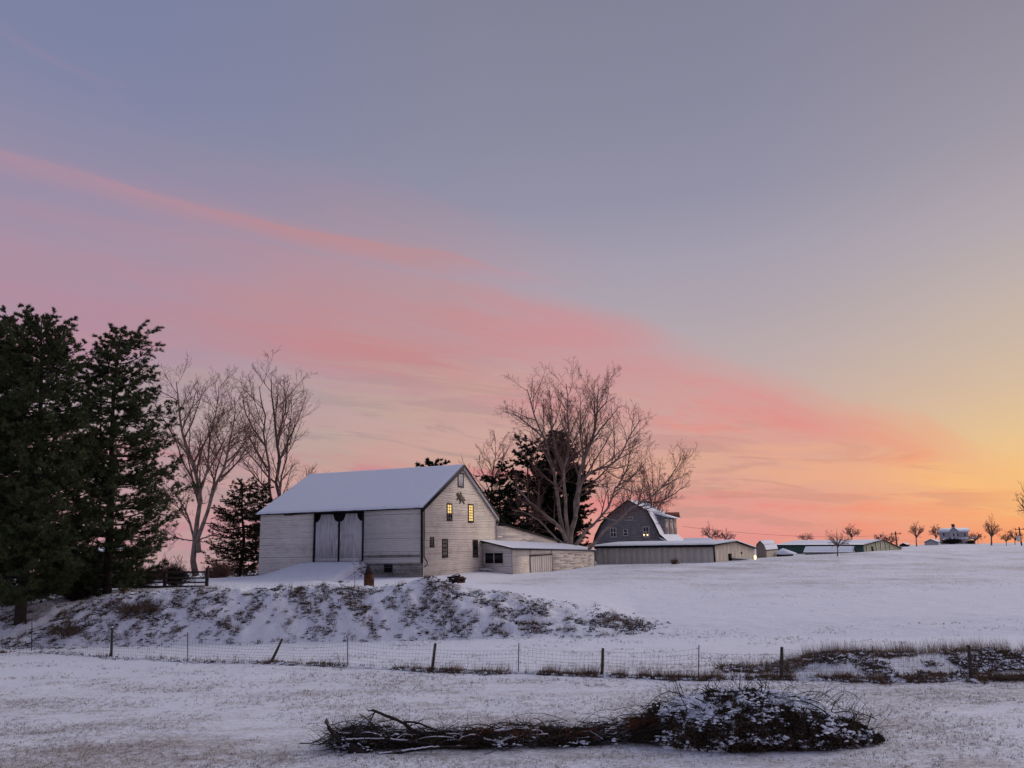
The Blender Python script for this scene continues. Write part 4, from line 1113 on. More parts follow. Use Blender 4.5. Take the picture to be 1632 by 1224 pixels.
slab(fh, 'porch_roof', MAT['snow'], [FF.pt(1.5, FF.hit(1520, 858)[1] - .3, 3), FF.pt(W_ + 3, FF.hit(1520, 858)[1] - .3, 3), FF.pt(W_ + 3, FF.hit(1520, 857)[1], .03), FF.pt(1.5, FF.hit(1520, 857)[1], .03)], .2)
for i in range(6):
    m = MB(); a = 1.7 + (W_ + 1.1) * i / 5; FF.box(m, a, a + .2, za - 2, FF.hit(1520, 858)[1] - .3, 2.7, 2.9); m.build('porch_post', MAT['white_trim'], fh)
m = MB(); m.cbox(FF.pt(W_ * .52, FF.hit(1520, 839.5)[1], -3), .9, .9, 2.2); m.build('chimney', MAT['dark_wood'], fh)
for u_ in (1505, 1549):
    m = MB(); a0, a1, z0, z1 = wpx(FF, u_ - 2.5, 859.5, u_ + 2.5, 863); FF.box(m, a0, a1, z0, z1, .03, .12); m.build('porch_sky_glow', MAT['glow'], fh)  # glowing panels added to stand for bright sky seen through the porch
# garage left of it
n_ = P(1495, 870, 300); l_ = P(1474, 870, 303); r_ = P(1499, 870, 312)
zz = lambda v, D=300, u=1485: P(u, v, D)[2]
block('small_garage', 'small dark garage with snowy gabled roof left of the farmhouse', 'garage', n_, l_, r_, n_[2] - 1, 'left', [(0, zz(864)), (.5, zz(859.5)), (1, zz(864))], (MAT['dark_wood'], MAT['far_white']), seed=240, over=.4)
n_ = P(1446, 872, 260); l_ = P(1434, 872, 262); r_ = P(1450, 872, 268)
zz = lambda v, D=260, u=1440: P(u, v, D)[2]
block('small_red_shed', 'tiny reddish shed on the skyline left of the garage', 'shed', n_, l_, r_, n_[2] - 1, 'left', [(0, zz(868.5)), (.5, zz(866)), (1, zz(869))], (MAT['rust'], MAT['rust']), seed=245, over=.3)

# ================================================================== bare trees
def resample(P_, R_, K):
    """(n,3),(n,) -> K points on a smooth curve"""
    P_ = np.asarray(P_, float); n = len(P_)
    s = np.concatenate(([0], np.cumsum(np.linalg.norm(np.diff(P_, axis=0), axis=1)))); s /= s[-1]
    t = np.linspace(0, 1, K)
    # Catmull-Rom
    out = np.zeros((K, 3)); ext = np.vstack([2 * P_[0] - P_[1], P_, 2 * P_[-1] - P_[-2]])
    for i, tt in enumerate(t):
        k = min(n - 2, int(np.searchsorted(s, tt, side='right') - 1)); u = (tt - s[k]) / max(1e-9, s[k + 1] - s[k])
        a, b, c, d = ext[k], ext[k + 1], ext[k + 2], ext[k + 3]
        out[i] = 0.5 * ((2 * b) + (-a + c) * u + (2 * a - 5 * b + 4 * c - d) * u * u + (-a + 3 * b - 3 * c + d) * u ** 3)
    return out, np.interp(t, s, R_)

def sprout(PT, RD, nchild, lenf, ang, upw, K, rg, t0=0.15, rmin=0.012, curve=0.35, jit=0.12, lmin=0.25, absl=None):
    """children of a batch of branches PT (B,K0,3)"""
    B, K0, _ = PT.shape
    L = np.linalg.norm(np.diff(PT, axis=1), axis=2).sum(1)
    if absl is None: absl = lenf * L
    else: absl = np.full(B, absl) if np.isscalar(absl) else absl
    cnt = np.maximum(1, np.round(nchild * np.ones(B) if np.isscalar(nchild) else nchild).astype(int))
    par = np.repeat(np.arange(B), cnt); N = len(par)
    order = np.concatenate([np.arange(c) for c in cnt]); tot = np.repeat(cnt, cnt)
    t = t0 + (1 - t0) * (order + rg.random(N)) / tot
    t = np.clip(t, 0, 0.985)
    x = t * (K0 - 1); i = np.minimum(x.astype(int), K0 - 2); f = (x - i)[:, None]
    p = PT[par, i] * (1 - f) + PT[par, i + 1] * f
    tan = PT[par, i + 1] - PT[par, i]; tan /= np.maximum(np.linalg.norm(tan, axis=1, keepdims=True), 1e-9)
    r = RD[par, i] * (1 - f[:, 0]) + RD[par, i + 1] * f[:, 0]
    rnd = rg.normal(size=(N, 3)); perp = rnd - tan * (rnd * tan).sum(1, keepdims=True); perp /= np.maximum(np.linalg.norm(perp, axis=1, keepdims=True), 1e-9)
    a = np.radians(ang) * (0.75 + 0.5 * rg.random(N))[:, None]
    d = tan * np.cos(a) + perp * np.sin(a); d[:, 2] += upw; d /= np.linalg.norm(d, axis=1, keepdims=True)
    ln = np.maximum(absl[par] * (1.15 - 0.75 * t) * (0.6 + 0.7 * rg.random(N)), lmin)
    out = np.zeros((N, K, 3)); out[:, 0] = p; cur = d.copy()
    for k in range(1, K):
        cur = cur + rg.normal(size=(N, 3)) * jit; cur[:, 2] += curve / K; cur /= np.linalg.norm(cur, axis=1, keepdims=True)
        out[:, k] = out[:, k - 1] + cur * (ln / (K - 1))[:, None]
    r0 = np.clip(np.minimum(r * 0.62, 0.010 + ln * 0.016), rmin, None)
    rr = r0[:, None] * (1 - np.linspace(0, 1, K)[None] * 0.75); rr = np.maximum(rr, rmin * 0.75)
    return out, rr

def bare_crown(limbs, rg, spec, rmin, K=12):
    """limbs: list of (points, r0, r1). returns list of (PT, RD, sides)"""
    LP, LR = [], []
    for pts, r0, r1 in limbs:
        p, r = resample(pts, np.linspace(r0, r1, len(pts)), K)
        n = np.linalg.norm(p[-1] - p[0]); p[1:-1] += rg.normal(size=(K - 2, 3)) * n * 0.006
        LP.append(p); LR.append(r)
    PT, RD = np.array(LP), np.array(LR)
    layers = [(PT, RD, 7)]
    for i, sp in enumerate(spec):
        L = np.linalg.norm(np.diff(PT, axis=1), axis=2).sum(1)
        n = np.clip(L * sp['per_m'], sp.get('nmin', 2), sp.get('nmax', 30))
        PT, RD = sprout(PT, RD, n, sp['len'], sp['ang'], sp['up'], sp.get('K', 6), rg, sp.get('t0', .15), rmin, sp.get('curve', .35), sp.get('jit', .12), sp.get('lmin', .25), sp.get('abs'))
        layers.append((PT, RD, 4 if i == 0 else 3))
    return layers
def build_bare(name, label, base, limbs, spec, seed, mat_limb, mat_twig, rmin=0.02, cat='tree', group=None):
    rg = np.random.default_rng(seed)
    e = empty(name, base, label, cat, group)
    layers = bare_crown(limbs, rg, spec, rmin)
    m = MB(); v, f = tube_arrays(layers[0][0], layers[0][1], 7); m.arrays(v, f); m.build('trunk', mat_limb, e, smooth=True)
    m = MB()
    for PT, RD, sd in layers[1:]:
        v, f = tube_arrays(PT, RD, sd); m.arrays(v, f)
    m.build('crown', mat_twig, e)
    return e
SPEC = [dict(per_m=1.15, len=.43, ang=46, up=.12, nmin=6, nmax=17, t0=.28, K=8, curve=.45, jit=.07), dict(per_m=2.0, len=.45, ang=43, up=.07, nmin=3, nmax=8, curve=.3, jit=.09), dict(per_m=2.8, len=.5, ang=42, up=.05, nmin=2, nmax=6, K=5, jit=.11, lmin=.45), dict(per_m=3.2, len=.6, ang=38, up=.04, nmin=2, nmax=3, K=3, jit=.10, lmin=.35)]
SPEC_L = [dict(SPEC[0], per_m=.9, nmax=12), dict(SPEC[1], per_m=1.7), dict(SPEC[2], nmax=5), dict(SPEC[3], nmax=2)]
def limb(pp, D, r0, r1, dd=0.0):
    """pixel path at distance D; depth drifts by dd metres to its tip"""
    n = len(pp); return ([P(u, v, D + dd * i / max(1, n - 1)) for i, (u, v) in enumerate(pp)], r0, r1)

# the big sycamore
SD = 99.0
sy = [limb([(908, 872), (909, 855), (917, 823), (920, 773), (943, 702), (950, 665), (954, 618)], SD, .42, .05, 1),
      limb([(904, 872), (902, 858), (892, 841), (874, 823), (849, 803), (816, 773)], SD, .34, .06, -3),
      limb([(903, 866), (897, 852), (889, 798), (882, 747), (867, 697), (849, 648), (840, 620)], SD, .30, .05, 2),
      limb([(905, 864), (905, 849), (902, 798), (898, 747), (903, 717), (905, 665), (902, 612)], SD, .30, .05, -2),
      limb([(917, 823), (925, 773), (943, 752), (981, 735), (1006, 692), (1021, 668)], SD, .22, .04, -3),
      limb([(914, 872), (922, 862), (933, 846), (960, 823), (983, 778), (1003, 766), (1030, 735)], SD, .26, .04, 3),
      limb([(938, 876), (950, 866), (963, 849), (993, 823), (1019, 800), (1049, 785), (1069, 757), (1085, 732)], SD - 3, .22, .035, -3),
      limb([(900, 868), (890, 862), (862, 833), (840, 818), (816, 813)], SD - 1, .16, .03, -2),
      limb([(943, 702), (968, 671), (990, 646)], SD, .14, .03, 2),
      limb([(867, 697), (845, 680), (824, 662), (800, 656)], SD + 1, .13, .03, 2),
      limb([(882, 747), (862, 715), (835, 700), (812, 700)], SD + 1, .12, .03, -2),
      limb([(983, 778), (998, 750), (1005, 720), (1018, 700)], SD + 2, .12, .03, 2),
      limb([(898, 747), (880, 690), (878, 648), (876, 622)], SD, .13, .03, 3),
      limb([(920, 773), (930, 720), (925, 672), (926, 626)], SD, .14, .03, -3),
      limb([(950, 659), (966, 640), (970, 618)], SD, .10, .03, -2),
      limb([(1019, 800), (1052, 800), (1085, 780), (1100, 765)], SD - 3, .10, .025, -2),
      limb([(960, 823), (985, 830), (1010, 815), (1030, 812)], SD, .10, .025, 3)]
sb = GP(906, SD)
build_bare('sycamore_tree', 'large spreading bare sycamore with pale limbs rising behind the low shed', sb, sy, SPEC, 5, MAT['bark_pale'], simple_mat('sycamore_twigs', (0.16, 0.095, 0.08), .9, .3, .6), rmin=.0125)

# bare trees left of the barn
T1 = 84.0
t1 = [limb([(312, 918), (312, 899), (313, 870), (316, 796), (305, 732), (290, 685), (285, 640), (281, 608)], T1, .36, .04, 1),
      limb([(317, 880), (319, 852), (330, 810), (349, 768), (363, 727), (369, 676), (373, 634)], T1, .26, .04, -2),
      limb([(311, 875), (308, 854), (299, 824), (280, 788), (261, 771)], T1, .17, .03, 2),
      limb([(316, 796), (330, 750), (335, 700), (345, 650), (348, 615)], T1, .15, .03, 3),
      limb([(305, 732), (280, 700), (262, 670), (246, 640)], T1, .13, .03, -2),
      limb([(290, 685), (305, 650), (315, 620)], T1, .11, .03, 2),
      limb([(349, 768), (375, 740), (392, 715), (400, 690)], T1, .11, .03, 2),
      limb([(319, 860), (345, 850), (365, 838)], T1, .08, .03, -2),
      limb([(311, 862), (285, 858), (262, 845)], T1, .08, .03, 1),
      limb([(363, 727), (345, 690), (352, 650)], T1, .09, .03, -2)]
build_bare('bare_tree', 'forked bare tree with pale trunk standing left of the barn', GP(312, T1), t1, SPEC, 8, MAT['bark_pale'], MAT['twig_red'], rmin=.013, group='bare trees left of the barn')
T2 = 96.0
t2 = [limb([(450, 915), (447, 860), (444, 782), (441, 699), (438, 655), (433, 618), (432, 600)], T2, .28, .035, 0),
      limb([(444, 790), (455, 730), (461, 680), (464, 630)], T2, .12, .03, 2), limb([(442, 740), (462, 705), (472, 665)], T2, .11, .03, -2),
      limb([(444, 770), (460, 752), (470, 738)], T2, .08, .03, 2), limb([(441, 699), (455, 650), (452, 605)], T2, .10, .03, 2)]
build_bare('bare_tree', 'tall slender bare tree rising behind the left end of the barn roof', GP(450, T2), t2, SPEC_L, 12, MAT['bark'], MAT['twig_red'], rmin=.013, group='bare trees left of the barn')
T3 = 92.0
t3 = [limb([(432, 915), (430, 850), (429, 790), (424, 713), (419, 640), (413, 615)], T3, .24, .035, 0),
      limb([(429, 790), (410, 760), (395, 735)], T3, .09, .03, 2), limb([(424, 713), (402, 680), (389, 650), (387, 628)], T3, .11, .03, -2),
      limb([(426, 750), (405, 715), (392, 690), (372, 665)], T3, .09, .03, 1)]
build_bare('bare_tree', 'bare tree between the forked tree and the barn roof with crowded twigs', GP(432, T3), t3, SPEC_L, 15, MAT['bark'], MAT['twig_red'], rmin=.013, group='bare trees left of the barn')
t4 = [limb([(490, 915), (490, 800), (489, 745)], 100, .10, .02, 0), limb([(490, 790), (498, 750)], 100, .05, .02, 0)]
build_bare('bare_sapling', 'thin sapling tips just showing above the barn roof ridge', GP(490, 100), t4, SPEC[1:3], 16, MAT['bark'], MAT['twig_red'], rmin=.02)
t4 = [limb([(775, 900), (782, 800), (786, 740), (790, 712)], 108, .14, .03, 0), limb([(783, 790), (768, 750), (760, 735)], 108, .07, .03, 1), limb([(784, 770), (800, 735), (803, 715)], 108, .07, .03, 1)]
build_bare('bare_tree', 'small bare tree just right of the barn gable peak', GP(775, 108), t4, SPEC[:3], 17, MAT['bark'], MAT['twig_red'], rmin=.022)
t4 = [limb([(1040, 900), (1040, 830), (1036, 790), (1030, 755)], 136, .22, .04, 0), limb([(1040, 825), (1060, 790), (1066, 760)], 136, .12, .04, 1), limb([(1040, 825), (1018, 795), (1010, 765)], 136, .12, .04, 1), limb([(1040, 815), (1050, 770), (1052, 745)], 136, .10, .04, 1)]
build_bare('bare_tree', 'broad bare tree behind the gambrel house roof', GP(1040, 136), t4, SPEC[:3], 18, MAT['bark'], MAT['twig_red'], rmin=.028)

# small trees on the skyline
SPEC_F = [dict(per_m=2.0, len=.52, ang=42, up=.10, nmin=4, nmax=7, t0=.3, K=6, curve=.3, jit=.09, lmin=.3), dict(per_m=3.0, len=.5, ang=42, up=.06, nmin=3, nmax=5, K=4, jit=.1, lmin=.2), dict(per_m=4.0, len=.5, ang=40, up=.04, nmin=2, nmax=3, K=3, jit=.1, lmin=.15)]
def far_tree(u, vb, vt, D, wpx_, seed, label, name='bare_tree', group='bare trees on the skyline', lev=3, mat=None, trunk=.4):
    rg = random.Random(seed); b = P(u, vb, D); h = (vb - vt)
    zt = vb - h * trunk
    L = [limb([(u, vb + 4), (u + rg.uniform(-1, 1), zt), (u + rg.uniform(-2, 2), vt + h * .25), (u + rg.uniform(-2, 2), vt + h * .02)], D, h * D / 1265 * .028, .03)]
    n = 10
    st_ = rg.uniform(.7, 1.3)
    for i in range(n):
        sgn = -1 if i % 2 else 1; s = (i + 1) / n * st_ * .85
        x = u + sgn * wpx_ * .5 * (.45 + .7 * rg.random()) * (1 - .3 * s)
        L.append(limb([(u, zt + 2 - h * .12 * s), (u + (x - u) * .5, zt - h * (.10 + .2 * s)), (x, vt + h * (.50 - .42 * s + rg.uniform(-.06, .06)))], D, h * D / 1265 * .016, .03, rg.uniform(-3, 3)))
    rm = D * 0.00013
    return build_bare(name, label, (b[0], b[1], b[2]), L, SPEC_F[:lev], seed, mat or MAT['bark'], mat or MAT['twig_red'], rmin=rm, group=group)
far_tree(1461, 867, 834, 240, 26, 31, 'round crowned bare tree on the skyline left of the farmhouse', trunk=.35)
far_tree(1492, 866, 840, 345, 26, 32, 'spreading bare tree close behind the left side of the farmhouse')
far_tree(1580, 868, 824, 250, 26, 33, 'tall bare tree on the skyline right of the farmhouse', trunk=.3)
far_tree(1554, 868, 850, 300, 24, 34, 'low dense bare tree beside the porch of the farmhouse')
far_tree(1604, 869, 851, 240, 20, 35, 'small bare tree between the tall tree and the utility pole')
far_tree(1618, 869, 846, 260, 22, 36, 'bare tree just left of the utility pole at the right edge')
far_tree(1357, 866, 839, 170, 26, 37, 'bare tree with a fan shaped crown above the green shed roof')
far_tree(1284, 866, 852, 180, 24, 38, 'low bare tree showing above the left part of the green shed roof')
far_tree(1404, 868, 852, 190, 22, 39, 'low bare tree behind the pale gable of the green shed')
far_tree(1420, 870, 854, 200, 20, 40, 'low bare tree just left of the thin skyline pole')
far_tree(1335, 884, 850, 100, 44, 41, 'small open bare tree standing in front of the snowy low shed', group=None, lev=2)
far_tree(1132, 872, 838, 160, 34, 42, 'bare tree behind the right end of the long grey shed', group='bare trees behind the grey shed')
far_tree(1158, 872, 845, 165, 30, 43, 'dense small tree behind the cream gable end', group='bare trees behind the grey shed')
far_tree(1648, 872, 772, 180, 62, 44, 'large bare tree mostly beyond the right edge of the view', group=None, lev=3)
# bushes round the farmhouse
def bush(u, vb, vt, D, w, seed, name, label, mat, group=None, n=60, leaf=0.0, cat='shrub'):
    rg = np.random.default_rng(seed); b = P(u, vb, D); b[2] = min(b[2], b[2]); h = (vb - vt) * D / 1265; wd = w * D / 1265 / 2
    gz_ = H1(b[0], b[1])
    if D < 130: b[2] = gz_; 
    L = []
    for i in range(n):
        a = rg.random() * 6.28; r = rg.random() ** .5
        tip = b + np.array((math.cos(a) * r * wd * (.8 + .5 * rg.random()), math.sin(a) * r * wd * .7, h * (1.0 - .6 * r ** 1.5) * (.45 + .6 * rg.random() ** 1.5) * (.75 + .4 * math.sin(a * 3 + seed))))
        midp = b + (tip - b) * .5 + rg.normal(size=3) * h * .04; midp[2] += h * .06
        st = b + np.array((math.cos(a), math.sin(a), 0)) * wd * .25 * r
        L.append(([st - Z3 * .3, midp, tip], max(.012, h * .008), .010))
    rm = max(0.006, D * .00016)
    PT = np.array([resample(p, np.linspace(a_, b_, 3), 6)[0] for p, a_, b_ in L]); RD = np.array([np.linspace(a_, b_, 6) for p, a_, b_ in L]); RD = np.maximum(RD, rm)
    lay = [(PT, RD)]; A, B = PT, RD
    for nn, ln in ((7, .45), (4, .5)):
        A, B = sprout(A, B, nn, ln, 42, .05, 4, rg, .25, rm, .2, .18, .1); lay.append((A, B))
    m = MB()
    for A, B in lay: v, f = tube_arrays(A, B, 3); m.arrays(v, f)
    o = m.build(name, mat); tag(o, label, cat, group); return o
bush(1518, 866, 857, 318, 30, 51, 'evergreen_shrub', 'dark clipped shrub mass in front of the farmhouse porch', MAT['bark_dark'], n=160)
bush(1548, 867, 859, 318, 16, 52, 'evergreen_shrub', 'small dark shrub at the right corner of the farmhouse', MAT['bark_dark'], n=90)
bush(1075, 902, 888, 94, 16, 53, 'weed_clump', 'pale dry weeds against the long grey shed wall', MAT['straw'], n=30, cat='weeds')

# utility poles and a wire
def pole(u, vb, vt, D, label, arm=True, tr=False):
    b = P(u, vb, D); t = P(u, vt, D); e = empty('utility_pole', b, label, 'pole', 'utility poles on the skyline')
    m = MB(); m.tube([b - Z3, (b[0], b[1], t[2])], [.2, .15], 8); m.build('pole', MAT['bark_dark'], e)
    if arm:
        m = MB(); m.cbox((b[0], b[1] - .2, t[2] - .6), 2.6, .16, .16); m.build('crossarm', MAT['bark_dark'], e)
        for k in (-1.1, 0, 1.1): 
            m = MB(); m.tube([(b[0] + k, b[1] - .2, t[2] - .52), (b[0] + k, b[1] - .2, t[2] - .25)], .09, 6); m.build('insulator', MAT['bark_dark'], e)
    if tr:
        m = MB(); m.tube([(b[0] - .75, b[1] - .3, t[2] - 3.8), (b[0] - .75, b[1] - .3, t[2] - 2.3)], .5, 10); m.build('transformer', MAT['metal_grey'], e)
    return e
pole(1429.5, 869, 847, 205, 'thin skyline pole between the green shed and the round crowned tree')
pole(1628.5, 871, 840, 215, 'utility pole with a transformer at the right edge of the view', True, True)
a, b = P(1088, 839, 138), P(1432, 851, 205)
m = MB(); n = 24; t_ = np.linspace(0, 1, n)[:, None]
m.tube(a * (1 - t_) + b * t_ - Z3[None] * (4 * t_ * (1 - t_)) * 1.2, .022, 4)
tag(m.build('power_line', MAT['bark_dark']), 'thin wire sagging from the gambrel house towards the skyline pole', 'wire')

# ================================================================== evergreens
def tuft_template(rg, n, L, W, spread=1.0, up=.35):
    """n thin blades fanning out of a point"""
    d = rg.normal(size=(n, 3)); d /= np.linalg.norm(d, axis=1, keepdims=True)
    d[:, 0] = np.abs(d[:, 0]) * .9 + .35; d *= spread; d[:, 2] += up; d /= np.linalg.norm(d, axis=1, keepdims=True)
    s = np.cross(d, rg.normal(size=(n, 3))); s /= np.linalg.norm(s, axis=1, keepdims=True)
    ln = L * (.6 + .6 * rg.random(n))[:, None]; st = rg.normal(size=(n, 3)) * L * .10
    tri = np.stack([st + s * W, st - s * W, st + d * ln], 1)
    return tri           # (n,3,3)
def scatter_tufts(pos, dirs, size, rg, tmpl):
    """place tuft templates (list) at pos, x axis along dirs"""
    N = len(pos); x = dirs / np.maximum(np.linalg.norm(dirs, axis=1, keepdims=True), 1e-9)
    up = np.broadcast_to(Z3, x.shape); y = np.cross(up, x); y /= np.maximum(np.linalg.norm(y, axis=1, keepdims=True), 1e-6); z = np.cross(x, y)
    th = (rg.random(N) - .5) * 1.2; c, s = np.cos(th)[:, None], np.sin(th)[:, None]
    y, z = y * c + z * s, -y * s + z * c
    Rm = np.stack([x, y, z], -1)
    V = []
    pick = rg.integers(0, len(tmpl), N)
    for k, T in enumerate(tmpl):
        i = np.where(pick == k)[0]
        if len(i) == 0: continue
        v = np.einsum('nij,tkj->ntki', Rm[i], T) * size[i][:, None, None, None] + pos[i][:, None, None, :]
        V.append(v.reshape(-1, 3))
    V = np.concatenate(V); return V, np.arange(len(V)).reshape(-1, 3)

def conifer(name, label, base, top, left, right, seed, crown0, mat, nwh, per, needle, droop=0.0, tip_up=.25, tuft_n=20, dens=1.0, trunk_r=.3, sag=0, group=None, lean=(0, 0), size=1.0, gap=0.0, flat=.45, wneedle=.014):
    """left/right: [(t, half width m)] silhouettes; crown starts at fraction crown0 of the height"""
    rg = np.random.default_rng(seed)
    base = np.array(base, float); top = np.array(top, float); ht = top[2] - base[2]
    e = empty(name, base, label, 'tree', group)
    tp = [base - Z3 * .6, base + (top - base) * .35 + np.array((rg.normal() * .15, 0, 0)), base + (top - base) * .7 + np.array((rg.normal() * .15, 0, 0)), top]
    p, r = resample(tp, [trunk_r, trunk_r * .72, trunk_r * .38, .03], 14)
    m = MB(); v, f = tube_arrays(p[None], r[None], 9); m.arrays(v, f); m.build('trunk', MAT['bark_dark'], e, smooth=True)
    hts = np.sort(crown0 + (0.985 - crown0) * ((np.arange(nwh) + rg.random(nwh) * .8) / nwh))
    BR, RR_ = [], []; TP, TD, TS = [], [], []
    K = 9
    lw = lambda t: np.interp(t, [q[0] for q in left], [q[1] for q in left]); rw = lambda t: np.interp(t, [q[0] for q in right], [q[1] for q in right])
    for h in hts:
        k = per if h < .9 else max(3, per - 2); a0 = rg.random() * 6.28
        for j in range(k):
            if rg.random() < gap: continue
            a = a0 + j * 6.283 / k + rg.normal() * .25
            cx = math.cos(a); wd = (lw(h) * (1 - cx) + rw(h) * (1 + cx)) / 2
            L = wd * (.62 + .5 * rg.random())
            if L < .25: L = .25
            hj = min(.99, h + rg.normal() * .4 / max(1, nwh)); o = np.array([np.interp(hj, np.linspace(0, 1, 14), p[:, i]) for i in range(3)])
            s = np.linspace(0, 1, K)
            asc = tip_up + .5 * max(0, (h - .72) / .28)
            zz_ = asc * L * s ** 1.3 - droop * L * np.sin(s * 2.6) * .5
            bend = rg.normal() * .10
            xy = np.stack([np.cos(a + bend * s), np.sin(a + bend * s)], -1) * (L * s)[:, None]
            br = o + np.concatenate([xy, zz_[:, None]], 1)
            BR.append(br); RR_.append(np.linspace(max(.02, .018 + L * .012), .012, K))
    PT, RD = np.array(BR), np.array(RR_)
    # flat side sprays
    side, sr = sprout(PT, RD, np.clip(np.linalg.norm(PT[:, -1] - PT[:, 0], axis=1) * 3.2 * dens, 3, 16), .40, 48, .04, 6, rg, .18, .008, .18, .10, .25)
    side[:, :, 2] = side[:, :1, 2] + (side[:, :, 2] - side[:, :1, 2]) * flat
    sub, ssr = sprout(side, sr, 3 * dens, .5, 45, .05, 4, rg, .2, .006, .2, .12, .18)
    sub[:, :, 2] = sub[:, :1, 2] + (sub[:, :, 2] - sub[:, :1, 2]) * (flat + .2)
    m = MB()
    for A, B, sd in ((PT, RD, 5), (side, sr, 3)): v, f = tube_arrays(A, B, sd); m.arrays(v, f)
    m.build('branches', MAT['bark_dark'], e)
    for A, n0, frac in ((PT, 5, .45), (side, 5, .2), (sub, 3, .25)):
        B_, K_ = A.shape[:2]
        for i in range(n0):
            t = frac + (1 - frac) * (i + rg.random(B_)) / n0; t = np.clip(t, 0, .999) * (K_ - 1); ii = t.astype(int); f_ = (t - ii)[:, None]
            TP.append(A[np.arange(B_), ii] * (1 - f_) + A[np.arange(B_), ii + 1] * f_); TD.append(A[np.arange(B_), ii + 1] - A[np.arange(B_), ii])
    TP = np.concatenate(TP); TD = np.concatenate(TD)
    TD /= np.maximum(np.linalg.norm(TD, axis=1, keepdims=True), 1e-6); TD[:, 2] += .15
    tm = [tuft_template(rg, tuft_n, needle, wneedle) for _ in range(6)]
    V, F = scatter_tufts(TP, TD, size * (.7 + .6 * rg.random(len(TP))), rg, tm)
    m = MB(); m.arrays(V, F); m.build('needles', mat, e)
    return e, len(F)
tot = 0
D_ = 52.0
# big pines on the left
bB = GP(172, 53.0); bB = P(172, 938, 53.0); bB[2] = H1(bB[0], bB[1])
tB = P(194, 522, 53.0)
mpx = 53.0 / 1265
e, n = conifer('white_pine', 'tall open crowned pine nearest to the barn with upswept top branches', bB, tB,
        [(0, 3.2), (.12, 3.6), (.3, 3.0), (.5, 2.6), (.7, 2.4), (.85, 1.6), (.95, .8), (1, .25)], [(0, 3.0), (.1, 4.0), (.25, 4.9), (.42, 4.6), (.55, 3.9), (.7, 3.6), (.82, 3.2), (.92, 2.2), (1, .5)],
        101, .03, MAT['pine'], 34, 6, .165, droop=.26, tip_up=.40, tuft_n=18, wneedle=.0092, gap=.09, flat=.48, dens=1.2, trunk_r=.30, group='big pines at the left edge'); tot += n
bA = P(32, 992, 47.8); bA[2] = H1(bA[0], bA[1]); tA = P(66, 515, 47.8)
e, n = conifer('white_pine', 'broad dense pine with its bare trunk on the snowy bank', bA, tA,
        [(0, 3.4), (.2, 4.2), (.4, 4.2), (.6, 4.0), (.75, 3.6), (.9, 2.8), (.97, 1.9), (1, .8)], [(0, 2.6), (.1, 3.6), (.25, 4.4), (.45, 3.9), (.6, 3.6), (.72, 3.4), (.85, 2.7), (.95, 1.7), (1, .6)],
        102, .09, MAT['pine'], 37, 7, .165, droop=.18, tip_up=.38, tuft_n=18, wneedle=.0094, gap=.05, flat=.48, dens=1.2, trunk_r=.34, group='big pines at the left edge'); tot += n
bC = P(-55, 950, 54.0); bC[2] = H1(bC[0], bC[1]); tC = P(-10, 520, 54.0)
e, n = conifer('white_pine', 'pine half cut off by the left edge of the view', bC, tC,
        [(0, 4), (.5, 4), (.9, 2.5), (1, .6)], [(0, 3.5), (.2, 4.6), (.5, 4.0), (.75, 3.4), (.9, 2.4), (1, .6)],
        103, .08, MAT['pine'], 38, 7, .17, droop=.15, tip_up=.32, tuft_n=16, wneedle=.010, dens=1.15, trunk_r=.3, group='big pines at the left edge'); tot += n
# evergreens behind the sycamore
bD = GP(893, 112.0); tD = P(888, 686, 112.0)
e, n = conifer('spruce_tree', 'dense dark pointed spruce behind the big sycamore', bD, tD,
        [(0, 3.6), (.4, 4.4), (.6, 4.6), (.8, 3.2), (.93, 1.5), (1, .3)], [(0, 3.6), (.4, 4.6), (.6, 4.7), (.8, 3.3), (.93, 1.6), (1, .3)],
        104, .06, MAT['spruce'], 44, 8, .22, droop=.12, tip_up=.16, tuft_n=13, trunk_r=.35, wneedle=.02, flat=.45); tot += n
bE = GP(842, 110.0); tE = P(838, 700, 110.0)
e, n = conifer('white_pine', 'layered dark pine between the barn and the sycamore', bE, tE,
        [(0, 4.0), (.3, 5.0), (.45, 5.0), (.62, 3.4), (.8, 2.6), (.93, 2.4), (1, 1.2)], [(0, 4.0), (.5, 4), (.8, 3.2), (.93, 2.0), (1, .8)],
        105, .10, MAT['spruce'], 21, 7, .22, droop=.12, tip_up=.16, tuft_n=13, trunk_r=.3, gap=.14, wneedle=.02, flat=.38, group='pines behind the barn'); tot += n
bF = GP(797, 104.0); tF = P(795, 742, 104.0)
e, n = conifer('white_pine', 'lower flat topped pine just right of the barn gable', bF, tF,
        [(0, 3.0), (.4, 3.2), (.7, 2.6), (.9, 2.6), (1, 1.4)], [(0, 4.2), (.4, 4.4), (.7, 3.2), (.9, 2.6), (1, 1.2)],
        106, .08, MAT['spruce'], 18, 7, .22, droop=.12, tip_up=.18, tuft_n=13, trunk_r=.25, gap=.14, wneedle=.02, flat=.38, group='pines behind the barn'); tot += n
bG = GP(690, 112.0); tG = P(690, 737.5, 112.0)
e, n = conifer('white_pine', 'pine whose flat tip just shows above the barn roof', bG, tG,
        [(0, 3), (.8, 2.6), (.95, 1.8), (1, 1.2)], [(0, 3), (.8, 2.6), (.95, 1.8), (1, 1.2)], 107, .55, MAT['spruce'], 10, 6, .3, tip_up=.1, tuft_n=10, trunk_r=.22, wneedle=.03); tot += n
